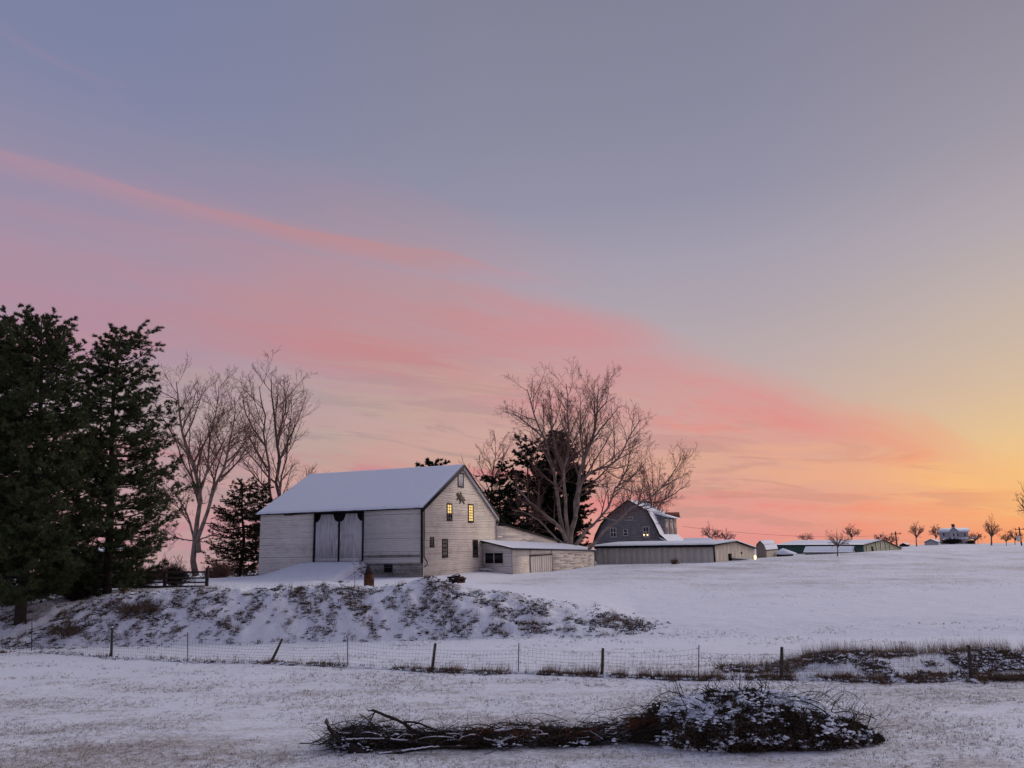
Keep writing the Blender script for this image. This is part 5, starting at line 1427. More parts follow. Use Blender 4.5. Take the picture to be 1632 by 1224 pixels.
# shaggy cedar left of the barn
bH = GP(380, 87.0); tH = P(388, 768, 87.0)
e, n = conifer('cedar_tree', 'shaggy brownish cedar crowding the left end of the barn', bH, tH,
        [(0, 3.6), (.2, 4.0), (.5, 3.6), (.75, 2.6), (.92, 1.6), (1, .4)], [(0, 3.0), (.3, 3.0), (.6, 3.2), (.85, 2.6), (.95, 1.8), (1, .5)],
        108, .03, MAT['cedar'], 28, 7, .16, droop=.3, tip_up=.22, tuft_n=9, trunk_r=.25, gap=.12, wneedle=.013, flat=.4); tot += n
bI = GP(418, 92.0); tI = P(418, 772, 92.0)
e, n = conifer('cedar_tree', 'dark cedar top between the shaggy cedar and the barn eave', bI, tI,
        [(0, 2.4), (.6, 2.4), (.9, 1.6), (1, .5)], [(0, 2.4), (.6, 2.6), (.9, 1.8), (1, .5)], 109, .2, MAT['cedar'], 14, 6, .15, droop=.1, tip_up=.2, tuft_n=10, trunk_r=.2, wneedle=.014); tot += n
print('needle tris', tot)

# ================================================================== weeds and clumps on the bank
def clump_template(rg, n, L, W, flat=.5):
    d = rg.normal(size=(n, 3)); d[:, 2] = np.abs(d[:, 2]) * flat + .15; d /= np.linalg.norm(d, axis=1, keepdims=True)
    s = np.cross(d, rg.normal(size=(n, 3))); s /= np.linalg.norm(s, axis=1, keepdims=True)
    st = rg.normal(size=(n, 3)) * L * (.45, .45, .12)
    ln = L * (.5 + .8 * rg.random(n))[:, None]
    tip = st + d * ln; tip[:, 2] -= ln[:, 0] * .15
    mid_ = (st + tip) / 2
    return np.concatenate([np.stack([st, mid_ + s * W, tip], 1), np.stack([st, tip, mid_ - s * W], 1)])
def blade_template(rg, n, L, W, lean=.35, rad=.3):
    st = np.zeros((n, 3)); a = rg.random(n) * 6.28; r = rad * rg.random(n) ** .5; st[:, 0] = np.cos(a) * r; st[:, 1] = np.sin(a) * r
    d = rg.normal(size=(n, 3)) * lean; d[:, 2] = 1; d /= np.linalg.norm(d, axis=1, keepdims=True)
    a2 = rg.random(n) * 6.28; s = np.stack([np.cos(a2), np.sin(a2), np.zeros(n)], 1)
    ln = L * (.4 + .7 * rg.random(n))[:, None]
    return np.stack([st - s * W, st + s * W, st + d * ln], 1)
def lump_template(rg, n, R):
    """a few small rounded lumps of snow"""
    ct = [(0, 0, 1), (1, 0, .1), (.5, .87, .0), (-.5, .87, .1), (-1, 0, 0), (-.5, -.87, .1), (.5, -.87, 0), (0, 0, -.5)]
    base_ = np.array(ct, float); tri = [(0, i, i % 6 + 1) for i in range(1, 7)] + [(7, i % 6 + 1, i) for i in range(1, 7)]
    out = []
    for _ in range(n):
        q = base_ * R * (.5 + .8 * rg.random()) * np.array((1 + .8 * rg.random(), 1, .45 + .5 * rg.random())) * (.75 + .5 * rg.random((8, 1)))
        a = rg.random() * 6.28; c, s_ = math.cos(a), math.sin(a)
        q = q @ np.array(((c, s_, 0), (-s_, c, 0), (0, 0, 1))) + rg.normal(size=3) * R * (1.1, 1.1, .35)
        out.append(q[np.array(tri)])
    return np.concatenate(out)
def place(pos, size, rg, tmpls):
    N = len(pos); th = rg.random(N) * 6.283; c, s = np.cos(th), np.sin(th); Rm = np.zeros((N, 3, 3)); Rm[:, 0, 0] = c; Rm[:, 0, 1] = -s; Rm[:, 1, 0] = s; Rm[:, 1, 1] = c; Rm[:, 2, 2] = 1
    pick = rg.integers(0, len(tmpls), N); out = []
    size = np.broadcast_to(size, (N,))
    for k, T in enumerate(tmpls):
        i = np.where(pick == k)[0]
        if len(i): out.append((np.einsum('nij,tkj->ntki', Rm[i], T) * size[i][:, None, None, None] + pos[i][:, None, None, :]).reshape(-1, 3))
    V = np.concatenate(out); return V, np.arange(len(V)).reshape(-1, 3)
def on_ground(x, y, dz=0.0): return np.stack([x, y, H(x, y) + dz], -1)
def stuff(name, V, F, mat, label, cat):
    m = MB(); m.arrays(V, F); o = m.build(name, mat, kind='stuff'); return tag(o, label, cat)

rg = np.random.default_rng(77)
N = 90000
x = rg.uniform(-34, 17, N); y = rg.uniform(44, 54, N)
ba = bank_amount(x, y)
nz = fbm(x * .42 + 5, y * .55, 41, 3, .6); n2 = fbm(x * 1.7, y * 2.0, 42, 3, .6)
uu = 816 + 1265 * x / y
toe = np.interp(x / y, _TX, _TOE)
prob = np.clip((nz - .45) * 2.4 + (n2 - .46) * 5.0 + .10, 0, 1) * np.clip(ba, 0, 1) * (1 - .85 * sstep(2.9, 4.3, y - toe))
prob = np.maximum(prob, np.exp(-(((uu - 975) / 42) ** 2 + ((y - toe - 2.6) / 1.5) ** 2)) * .9 * (n2 > .40))
prob = np.maximum(prob, np.exp(-(((uu - 210) / 45) ** 2 + ((y - toe - 2.2) / 1.6) ** 2)) * .8 * (n2 > .42))
prob = np.maximum(prob, np.exp(-(((uu - 105) / 45) ** 2 + ((y - toe - 1.4) / 1.5) ** 2)) * .5 * (n2 > .45))
k = rg.random(N) < prob * .62
xb, yb = x[k], y[k]
tm = [clump_template(rg, 12, .11, .020) for _ in range(8)]
V, F = place(on_ground(xb, yb, .0), .40 + .85 * rg.random(len(xb)), rg, tm)
stuff('bank_weeds', V, F, MAT['bank_weed'], 'dark low weeds and dead leaves breaking through the snow on the bank', 'weeds')
k2 = rg.random(N) < prob * .10
tm = [blade_template(rg, 22, .38, .006, .35, .16) for _ in range(6)]
V, F = place(on_ground(x[k2], y[k2], -.02), .5 + .8 * rg.random(int(k2.sum())), rg, tm)
stuff('bank_grass', V, F, MAT['straw'], 'thin dry grass stalks standing on the bank', 'grass')
print('bank clumps', len(xb))
# chunks of snow caught on the weeds
k3 = rg.random(N) < prob * .05

# ---- stubble over the mown field, the lane edge and the hill
def stub(n, xr, yr, L, W, thr, seed, sx=.35, sy=.8):
    rg = np.random.default_rng(seed); y = yr[0] + (yr[1] - yr[0]) * rg.random(n) ** 1.0; x = (rg.random(n) * 2 - 1) * y * .70 + xr
    m = fbm(x * sx, y * sy, seed, 4, .6); g = grass_amount(x, y)
    k = (rg.random(n) < np.clip((m - thr) * 3.0 + (g - .4) * .9 + .22, 0, 1)) & (H(x, y) > -5)
    x, y = x[k], y[k]
    tm = [blade_template(rg, 5, L, W, .8, .05) for _ in range(10)]
    return place(on_ground(x, y, -.004), .5 + rg.random(len(x)), rg, tm)
A = [stub(34000, 0, (18.5, 30), .075, .0042, .46, 51), stub(24000, 0, (30, 45), .10, .006, .50, 52), stub(26000, 4, (50, 120), .07, .006, .58, 53, .06, .5)]
V = np.concatenate([a[0] for a in A]); F = np.arange(len(V)).reshape(-1, 3)
stuff('stubble_grass', V, F, simple_mat('stubble', (0.20, 0.15, 0.105), .95, .5, .7, spec=.05), 'short dead grass stubble poking through the thin snow of the fields', 'grass')

# ================================================================== wire fence
def gpix(u, v):
    z = 0.0
    for _ in range(6):
        p = Gz(u, v, z); z = H1(p[0], p[1])
    return np.array((p[0], p[1], z))
fence = empty('wire_fence', gpix(816, 1073), 'sagging woven wire fence on thin steel and leaning wooden posts across the field', 'fence')
posts = [('s', 50, 1040, 51, 985), ('w', 177, 1048, 179, 1000), ('s', 299, 1055, 299, 1008), ('w', 431, 1057, 450, 1018), ('s', 554, 1062, 554, 1015), ('w', 688, 1070, 694, 1025),
         ('s', 826, 1073, 827, 1025), ('w', 959, 1077, 961, 1033), ('s', 1113, 1083, 1114, 1028), ('w', 1245, 1082, 1246, 1031), ('s', 1392, 1086, 1391, 1030), ('w', 1547, 1084, 1544, 1028)]
PB = []
for ty, ub, vb, ut, vt in posts:
    b = gpix(ub, vb); t = P(ut, vt, b[1] + (.1 if ty == 'w' else 0)); PB.append((b, t))
    m = MB()
    if ty == 's':
        ax = unit(t - b); m.box(b - ax * .3 - np.array((.019, 0, 0)), (.038, 0, 0), (0, .006, 0), t - b + ax * .3); m.box(b - ax * .3 + np.array((-.003, .006, 0)), (.006, 0, 0), (0, .028, 0), t - b + ax * .3)
        m.build('steel_post', MAT['post'], fence)
    else:
        r = .062; m.tube([b - unit(t - b) * .3, b + (t - b) * .4 + (.008, 0, 0), t], [r * 1.05, r, r * .9], 9); o = m.build('wooden_post', MAT['post'], fence, smooth=False)
        if ub == 177:
            m = MB(); m.tube([t, t + (0, 0, .03), t + (0, 0, .055)], [r * .95, r * .8, r * .25], 9); m.build('snow_cap', MAT['snow'], o)
            o['label'] = 'upright wooden post with a cap of snow'
        if ub == 431: o['label'] = 'wooden post leaning far to the right'
ends = [(gpix(-140, 1030), None)] + PB + [(gpix(1700, 1088), None)]
tops = [e[0] + (0, 0, 1.25) for e in ends[:1]] + [t for _, t in PB] + [ends[-1][0] + (0, 0, 1.2)]
bots = [e[0] for e in ends]
m = MB(); PTs = []
nw = 8
frw = np.array([0, .12, .25, .38, .52, .66, .82, 1.0])
for i in range(len(bots) - 1):
    b0, b1, t0, t1 = bots[i], bots[i + 1], tops[i], tops[i + 1]; n = 11; s = np.linspace(0, 1, n)
    bb = b0 + (b1 - b0) * s[:, None]; bb[:, 2] = H(bb[:, 0], bb[:, 1]) + .03
    tt = t0 + (t1 - t0) * s[:, None] - Z3 * (.16 + .10 * math.sin(i * 2.3)) - Z3 * (4 * s * (1 - s))[:, None] * (.06 + .06 * ((i * 7) % 3) / 2)
    tt[:, 2] = np.minimum(tt[:, 2], bb[:, 2] + 1.12)
    for q in frw: PTs.append(bb + (tt - bb) * q)
    L = np.linalg.norm(b1 - b0); nv = int(L / .16)
    for j in range(nv):
        k = (j + .5) / nv * (n - 1); a = int(k); f = k - a
        p0 = bb[a] * (1 - f) + bb[a + 1] * f; p1 = tt[a] * (1 - f) + tt[a + 1] * f
        m.tube([p0, p1], .0028, 3, cap=False)
PTs = np.array(PTs); v, f = tube_arrays(PTs, np.full(PTs.shape[:2], .0036), 3); m.arrays(v, f)
m.build('wire_mesh', MAT['wire'], fence)
# weeds along the fence
def along_fence(u):
    us = [p[1] for p in posts]; x = np.interp(u, us, [b[0] for b, _ in PB]); y = np.interp(u, us, [b[1] for b, _ in PB]); return x, y
rg = np.random.default_rng(81)
n = 5200; u = rg.uniform(-60, 1640, n); fx, fy = along_fence(u)
fx = np.where(u < 50, PB[0][0][0] + (u - 50) * .032, fx); fx = np.where(u > 1547, PB[-1][0][0] + (u - 1547) * .0235, fx)
dn = np.interp(u, [-60, 50, 250, 420, 430, 520, 540, 700, 850, 900, 1160, 1180, 1640], [.15, .25, .2, .2, .9, .75, .3, .95, .7, .85, .95, .9, .7]) * np.clip((fbm(u * .035, u * 0, 83, 4, .65) - .40) * 7, .04, 1)
k = rg.random(n) < dn
px_, py_ = fx[k] + rg.normal(size=k.sum()) * .05, fy[k] + .05 + rg.normal(size=k.sum()) * .22 * (.4 + fbm(fx[k] * .8, fx[k] * 0, 84, 3))
tm = [clump_template(rg, 14, .13, .016, .9) for _ in range(8)]
V, F = place(on_ground(px_, py_, 0), .6 + .7 * rg.random(len(px_)), rg, tm)
stuff('fence_weeds', V, F, MAT['weed'], 'dark matted weeds along the foot of the wire fence', 'weeds')
k = rg.random(n) < dn * .55 * np.interp(u, [0, 560, 900, 1200], [.25, .6, 1, 1])
px_, py_ = fx[k] + rg.normal(size=k.sum()) * .05, fy[k] + .02 + rg.normal(size=k.sum()) * .14
tm = [blade_template(rg, 12, .42, .005, .22, .12) for _ in range(8)]
V, F = place(on_ground(px_, py_, -.02), .5 + .9 * rg.random(len(px_)), rg, tm)
stuff('fence_grass', V, F, MAT['straw'], 'brown grass stalks growing up through the wire fence', 'grass')

# ---- thicket behind the fence on the right
rg = np.random.default_rng(91)
n = 30000; x = rg.uniform(8.2, 22.5, n); y = rg.uniform(30.0, 35.0, n); uu = 816 + 1265 * x / y
low = fbm(x * .55, y * .7, 93, 4, .6)
ridge_ = np.exp(-((y - 32.9) / .65) ** 2) * np.interp(uu, [1170, 1230, 1420, 1440, 1500, 1560, 1700], [.5, 1, 1, .45, .95, .5, .4])
skirt = np.exp(-((y - 31.2) / 1.0) ** 2) * sstep(1330, 1400, uu) * .9
dn = np.clip(np.maximum(ridge_ * 1.1, skirt * (low > .50)) * np.clip((low - .42) * 9, 0, 1), 0, 1)
k = rg.random(n) < dn * .40
tm = [clump_template(rg, 16, .17, .018, .9) for _ in range(8)]
V, F = place(on_ground(x[k], y[k], 0), .6 + .8 * rg.random(k.sum()), rg, tm)
stuff('thicket_weeds', V, F, MAT['weed'], 'dense dark weeds on the snowy ridge behind the right end of the fence', 'weeds')
k = rg.random(n) < ridge_ * .14
tm = [blade_template(rg, 14, .62, .005, .25, .16) for _ in range(8)]
for T in tm: T[:, 2, 0] += .10
V, F = place(on_ground(x[k], y[k], -.02), .5 + .7 * rg.random(k.sum()), rg, tm)
stuff('thicket_grass', V, F, MAT['straw'], 'tall reddish dry grass leaning over the ridge behind the fence', 'grass')

k = rg.random(n) < dn * .16
tmc = [lump_template(rg, 4, .045) for _ in range(8)]
V1, _ = place(on_ground(x[k], y[k] - .05, .07), .5 + .9 * rg.random(k.sum()), rg, tmc)
u = rg.uniform(-60, 1640, 2600); fx, fy = along_fence(u); V2, _ = place(on_ground(fx, fy + rg.normal(size=2600) * .16 + .03, .03), .3 + .7 * rg.random(2600), rg, tmc)
V3, _ = place(on_ground(xb[::5], yb[::5] - .03, .045), .25 + .5 * rg.random(len(xb[::5])), rg, tmc)
V = np.concatenate([V1, V2, V3]); stuff('snow_crumbs', V, np.arange(len(V)).reshape(-1, 3), MAT['snow'], 'little caps of snow caught on the weeds of bank and fence', 'snow')

# ================================================================== things near the barn
def on_bank(u, D): p = P(u, 940, D); return np.array((p[0], p[1], H1(p[0], p[1])))
# rusty tank with a conical top and vine
b = on_bank(588, 50.6); tz = P(588, 914.5, 50.6)[2]; r = 8.0 * 50.6 / 1265; b[2] -= .05
tank = empty('rusty_tank', b, 'rusty round tank with dark conical top standing on the edge of the bank', 'tank')
m = MB(); m.tube([b, b + (0, 0, .02), (b[0], b[1], b[2] + (tz - b[2]) * .5), (b[0], b[1], tz)], [r, r, r * 1.01, r * .98], 20); m.build('body', MAT['rust'], tank, smooth=False)
m = MB()
for q in (.12, .55, .97):
    z = b[2] + (tz - b[2]) * q; m.tube([(b[0], b[1], z - .02), (b[0], b[1], z + .02)], [r * 1.03, r * 1.03], 20)
m.build('band', MAT['rust'], tank)
m = MB(); m.tube([(b[0], b[1], tz - .01), (b[0], b[1], tz + .16), (b[0] - .05, b[1], tz + .40), (b[0] - .06, b[1], tz + .52)], [r * 1.0, r * .72, r * .4, r * .18], 16); m.build('cone_top', MAT['dark_wood'], tank, smooth=False)
rg = np.random.default_rng(95); m = MB(); ms = MB(); tips = []
for i in range(16):
    st = np.array((b[0] - .05 + rg.normal() * .08, b[1] - .1, tz + .15 + rg.random() * .3)); dr = np.array((-.5 - .9 * rg.random(), rg.normal() * .3, rg.normal() * .45)) * (.5 + .8 * rg.random())
    pts = [st, st + dr * .4 + (0, 0, .12), st + dr + (0, 0, -.12 * rg.random())]; m.tube(resample(pts, [1, 1, 1], 6)[0], .008, 3); 
    for j in range(6): tips.append(st + dr * (.25 + .75 * rg.random()) + rg.normal(size=3) * .06)
m.build('vine', MAT['bark_dark'], tank)
V, F = place(np.array(tips), .55, rg, [clump_template(rg, 9, .12, .022, 1.2) for _ in range(4)]); m = MB(); m.arrays(V, F); m.build('vine_leaves', MAT['leaf_dark'], tank)
V, F = place(np.array(tips[::3]) + (0, 0, .07), .5, rg, [clump_template(rg, 8, .08, .03, .4) for _ in range(4)]); m = MB(); m.arrays(V, F); m.build('vine_snow', MAT['snow'], tank)
# pole
b = on_bank(565.5, 50.4); t = P(563.5, 872, 50.4)
m = MB(); m.tube([b - Z3 * .2, t], [.022, .016], 7); tag(m.build('thin_pole', simple_mat('pale_pole', (.42, .42, .44), .6, .1, 2)), 'thin pale upright pole left of the rusty tank', 'pole')
# heap of old boards
c = on_bank(722, 49.6); hp = empty('board_heap', c, 'snow dusted heap of dark old boards on the edge of the bank', 'wood pile')
rgp = random.Random(3)
for i in range(16):
    L_ = rgp.uniform(.7, 1.5); a = rgp.uniform(-.5, .5); lay = i // 5
    ctr = c + np.array((rgp.uniform(-.25, .3) + .05, rgp.uniform(-.35, .35), .10 + lay * .14 + rgp.uniform(0, .05)))
    m = MB(); m.cbox(ctr, L_ * (1 - .22 * lay), rgp.uniform(.10, .22), rgp.uniform(.04, .09), a, rgp.uniform(-.30, .12)); o = m.build('board', MAT['dark_wood'], hp)
    if i % 2 == 0:
        m = MB(); m.cbox(ctr + (0, 0, .065), L_ * .5 * (1 - .22 * lay), .12, .045, a, -.08); m.build('snow', MAT['snow'], o)
for i in range(5):
    m = MB(); ctr = c + np.array((.45 + rgp.uniform(-.1, .15), rgp.uniform(-.3, .3), .1 + .11 * (i % 3))); m.tube([ctr - (.18, .1, 0), ctr + (.2, .05, .02)], .075, 8); m.build('log_end', MAT['leaf_brown'], hp)
# small dead leaf clumps on the ramp
for (u_, v_, lb_) in ((514, 917, 'lone dark weed clump on the snowy ramp'), (545, 921, 'tiny weed tips in the snow below the barn doors')):
    p = P(u_, v_, 60.0); p[2] = H1(p[0], p[1])
    V, F = place(np.repeat(p[None], 4, 0) + rg.normal(size=(4, 3)) * (.10, .1, .02), 1.0, rg, [clump_template(rg, 14, .16, .03, .8) for _ in range(3)])
    m = MB(); m.arrays(V, F); tag(m.build('weed_clump', MAT['leaf_dark']), lb_, 'weeds')

# rail fence and dark shed under the pines
RD_ = 55.0
rf = empty('rail_fence', on_bank(329, RD_), 'dark wooden rail fence running from the pines to a square end post', 'fence')
def rp(u, v): return P(u, v, RD_)
for u_, vt in ((329, 904.5), (262, 909), (200, 910), (150, 912)):
    b = on_bank(u_, RD_); t = rp(u_, vt); m = MB(); m.box(b - (.09, .09, .4), (.18, 0, 0), (0, .18, 0), (0, 0, t[2] - b[2] + .4)); m.build('fence_post', MAT['dark_wood'], rf)
for v0, v1, th in ((913, 911.5, .13), (922, 921, .11), (928.5, 928, .10), (935.5, 935, .17)):
    a, b = rp(120, v0), rp(333 if v1 > 933 else 328, v1); m = MB(); m.box(a - (0, .14, th / 2), b - a, (0, .05, 0), (0, 0, th)); m.build('rail', MAT['dark_wood'], rf)
ds = empty('dark_shed', on_bank(68, 60), 'low dark plank shed half hidden under the pines', 'shed')
a, b = P(67, 884, 60), P(165, 884.5, 60); z0 = H1(a[0], a[1]) - .6
dd = unit((b - a) * (1, 1, 0)); wl = np.linalg.norm((b - a)[:2]); nn = np.array((dd[1], -dd[0], 0))
m = MB(); m.box((a[0], a[1], z0), dd * wl, -nn * 3.5, (0, 0, a[2] - z0 - .02)); m.build('wall', MAT['dark_wood'], ds)
for i in range(16):
    w = wl / 16; m = MB(); m.box(np.array((a[0], a[1], z0)) + dd * (w * i + .012) + nn * .003, dd * (w - .024), nn * (.02 + .012 * (i % 3)), (0, 0, a[2] - z0 - .1)); m.build('plank', MAT['dark_wood'], ds)
q = np.array((a[0], a[1], a[2])); c4 = [q - dd * .2 + nn * .25, q + dd * (wl + .2) + nn * .25, q + dd * (wl + .2) - nn * 3.6 + Z3 * .35, q - dd * .2 - nn * 3.6 + Z3 * .35]
slab(ds, 'roof', MAT['dark_wood'], c4, .08); quad_snow(ds, [p + Z3 * .082 for p in c4], .07, .02, 16, 12, 97)
bush(278, 938, 884, 56.5, 58, 61, 'bare_shrub', 'dense dark twiggy shrub by the middle post of the rail fence', MAT['bark_dark'], n=80)
bush(222, 938, 893, 57.0, 66, 62, 'bare_shrub', 'spreading dark shrub beside the trunk of the nearer pine', MAT['bark_dark'], n=80)
bush(120, 952, 905, 51.5, 80, 63, 'bare_shrub', 'tangled undergrowth in front of the dark shed', MAT['bark_dark'], n=140)
bush(20, 960, 900, 53.0, 110, 64, 'bare_shrub', 'dark undergrowth at the left edge behind the pine trunk', MAT['bark_dark'], n=170)
bush(348, 916, 888, 80.0, 60, 65, 'bare_shrub', 'reddish twiggy bush beyond the end of the rail fence', MAT['twig_red'], n=110)
bush(262, 914, 882, 82.0, 90, 66, 'bare_shrub', 'low reddish hedge bush under the forked tree', MAT['twig_red'], n=150)
bush(215, 1000, 972, 47.0, 90, 67, 'bare_shrub', 'brown shrub low on the bank below the pines', MAT['weed'], n=70)
bush(108, 1022, 996, 45.8, 60, 68, 'bare_shrub', 'brown shrub at the foot of the bank near the left edge', MAT['weed'], n=50)

# ================================================================== the brush pile in front
def gp0(u, v): return gpix(u, v)
BD = 22.3
SX = 1331 / 1.0
def bx(u): return P(u, 1190, BD)[0]
X0, XM, X1 = bx(522), bx(1048), bx(1392)
def env(x):
    u = np.interp(x, [X0, XM, X1], [522, 1048, 1392])
    top = np.interp(u, [522, 545, 600, 650, 720, 790, 850, 900, 960, 1010, 1050, 1080, 1130, 1200, 1270, 1320, 1360, 1392],
                       [.30, .48, .50, .34, .32, .40, .44, .34, .36, .56, .78, .98, 1.16, 1.22, 1.10, .86, .52, .15])
    dep = np.interp(u, [522, 560, 1000, 1060, 1150, 1300, 1392], [.5, .75, .7, 1.0, 1.35, 1.3, .6])
    return top, dep
def pile_h(x, y):
    top, dep = env(x); t = np.clip(1 - ((y - BD) / dep) ** 2, 0, 1) ** .6
    inx = (x > X0) & (x < X1)
    return np.where(inx, top * t, 0)
rg = np.random.default_rng(101)
heap = empty('brush_heap', (bx(1220), BD, H1(bx(1220), BD)), 'big heap of cut leafy branches with patches of snow at the right end', 'brush pile')
row = empty('branch_row', (bx(780), BD, H1(bx(780), BD)), 'long low tangle of cut branches lying in the snow left of the leafy heap', 'brush pile')
# snow lodged in the heap: lumpy body below the leaves
ax_ = np.linspace(bx(1040), X1 - .05, 110); ay_ = np.linspace(BD - 1.3, BD + 1.4, 54); AX, AY = np.meshgrid(ax_, ay_)
hh = pile_h(AX, AY); lum = fbm(AX * 2.0, AY * 2.0, 71, 4, .6); lum2 = fbm(AX * 6, AY * 6, 72, 3, .6)
Hh = H(AX.ravel(), AY.ravel()).reshape(AX.shape)
hz_ = np.where(hh > .02, hh * (.70 + .42 * lum) * sstep(bx(1040), bx(1078), AX) + (lum2 - .5) * .18, -.08)
V = np.stack([AX, AY, Hh + hz_], -1).reshape(-1, 3); i = np.arange(AX.size).reshape(AX.shape)
m = MB(); m.arrays(V, np.stack([i[:-1, :-1], i[:-1, 1:], i[1:, 1:], i[1:, :-1]], -1).reshape(-1, 4)); m.build('snow', MAT['snow'], heap, smooth=True)
# leaf sprays over it
def surf(x, y, f=1.0): return np.stack([x, y, H(x, y) + pile_h(x, y) * f], -1)
n = 26000; x = rg.uniform(bx(1035), X1, n); y = BD + (rg.random(n) * 2 - 1) * 1.35; hpz = pile_h(x, y); top_, dep_ = env(x)
patch = fbm(x * 1.15 + 3, (hpz + y * .4) * 1.6, 73, 3, .55); rel = hpz / np.maximum(top_, .1)
cover = np.where(rel > .72, (patch > .55) * .7, np.where(rel > .4, (patch > .51) * 1.0, (patch > .44) * .85))
cover = np.where((x < bx(1130)) & (rel > .45), cover * .35, cover)
k = (rg.random(n) < cover * .42) & (hpz > .04)
pos = surf(x[k], y[k], 1.0); pos[:, 2] = H(x[k], y[k]) + hpz[k] * (.55 + .48 * rg.random(k.sum()))
pos[:, 1] -= .10 * rg.random(k.sum())
tm = [clump_template(rg, 11, .10, .022, 1.0) for _ in range(10)]
V, F = place(pos, .7 + .6 * rg.random(len(pos)), rg, tm)
m = MB(); m.arrays(V, F); m.build('leaves', MAT['leaf_dark'], heap, kind='stuff')
# dark hollow body behind the leaves, towards the camera side
n = 9000; x = rg.uniform(bx(1060), X1 - .1, n); y = BD - env(x)[1] * (.45 + .5 * rg.random(n)); hpz = pile_h(x, y); k = (hpz > .05) & (rg.random(n) < .9)
pos = surf(x[k], y[k]); pos[:, 2] = H(x[k], y[k]) + hpz[k] * rg.random(k.sum()) * .95
pt = fbm(pos[:, 0] * 1.5 + 9, pos[:, 2] * 2.6, 75, 3) > .49; pos = pos[pt]
V, F = place(pos, .8 + .6 * rg.random(len(pos)), rg, tm); m = MB(); m.arrays(V, F); m.build('undergrowth', MAT['leaf_dark'], heap, kind='stuff')
# snow caught on the leaf tips
n = 9000; x = rg.uniform(bx(1050), X1 - .1, n); y = BD + (rg.random(n) * 2 - 1) * 1.3; hpz = pile_h(x, y); k = (hpz > .12) & (fbm(x * 1.6 + 4, y * 1.5 + hpz * 2.5, 76, 3) > .52) & (rg.random(n) < .55)
pos = np.stack([x[k], y[k] - .06, H(x[k], y[k]) + hpz[k] * (.72 + .34 * rg.random(k.sum()))], -1)
tms = [lump_template(rg, 5, .034) for _ in range(12)]
V, F = place(pos, .6 + .8 * rg.random(len(pos)), rg, tms); m = MB(); m.arrays(V, F); m.build('leaf_snow', MAT['snow'], heap, kind='stuff')
# sticks
def sticks(n, x0, x1, lo, hi, rr, seed, along=.8, arch=.15, rise=.2, fy=.8, zf=(.1, 1.0)):
    rg = np.random.default_rng(seed); x = rg.uniform(x0, x1, n); top, dep = env(x); y = BD + (rg.random(n) * 2 - 1) * dep * fy
    z = H(x, y) + pile_h(x, y) * (zf[0] + (zf[1] - zf[0]) * rg.random(n))
    L = lo + (hi - lo) * rg.random(n) ** 1.6; a = np.where(rg.random(n) < along, rg.normal(size=n) * .35, rg.random(n) * 3.14) + (rg.random(n) < .5) * 3.1416
    K = 7; s = np.linspace(-.5, .5, K); el = rg.normal(size=n) * rise
    dx = np.cos(a) * np.cos(el); dy = np.sin(a) * np.cos(el); dz = np.sin(el)
    PT = np.stack([x, y, z], -1)[:, None] + np.stack([dx, dy, dz], -1)[:, None] * (L[:, None] * s[None])[..., None]
    PT[:, :, 2] += (arch * L)[:, None] * (.25 - s[None] ** 2) * rg.normal(size=(n, 1)) * 2
    PT += np.cumsum(rg.normal(size=(n, K, 3)) * .016, axis=1)
    g = H(PT[:, :, 0].ravel(), PT[:, :, 1].ravel()).reshape(n, K) + .015
    PT[:, :, 2] = np.maximum(PT[:, :, 2], g)
    R = (rr[0] + (rr[1] - rr[0]) * rg.random(n) ** 3)[:, None] * (1 - .6 * (s[None] + .5))
    return PT, R
m = MB()
for args in ((330, X0 + .1, XM, .5, 2.2, (.005, .022), 111), (420, X0 + .05, bx(640), .4, 1.4, (.004, .014), 112, .5, .25, .4), (760, bx(620), XM + .4, .4, 1.5, (.004, .014), 113, .6, .25, .35)):
    A, R = sticks(*args); v, f = tube_arrays(A, R, 5); m.arrays(v, f)
    if args[0] != 330:
        A2, R2 = sprout(A, R, 4, .45, 40, .12, 4, rg, .2, .0028, .15, .2, .12); v, f = tube_arrays(A2, R2, 3); m.arrays(v, f)
m.build('branches', MAT['bark_dark'], row, kind='stuff')
# snow lying along some of the sticks
A, R = sticks(110, X0 + .3, XM, .4, 1.5, (.012, .03), 111, fy=.7, zf=(.5, 1.0), rise=.08); A[:, :, 2] += .022
wob = 1 + .5 * rg.normal(size=R.shape).clip(-1, 1); v, f = tube_arrays(A, R * wob, 5); m = MB(); m.arrays(v, f); m.build('stick_snow', MAT['snow'], row, kind='stuff')
# thin snow crust between sticks
n = 1500; x = rg.uniform(X0 + .2, XM + .2, n); top_, dep_ = env(x); y = BD + (rg.random(n) * 2 - 1) * dep_; pos = np.stack([x, y, H(x, y) + pile_h(x, y) * (.3 + .6 * rg.random(n))], -1); pos = pos[fbm(x * 2.0, y * 2.0, 78, 3) > .54]
V, F = place(pos, .35 + .6 * rg.random(len(pos)), rg, tms); m = MB(); m.arrays(V, F); m.build('snow_crumbs', MAT['snow'], row, kind='stuff')
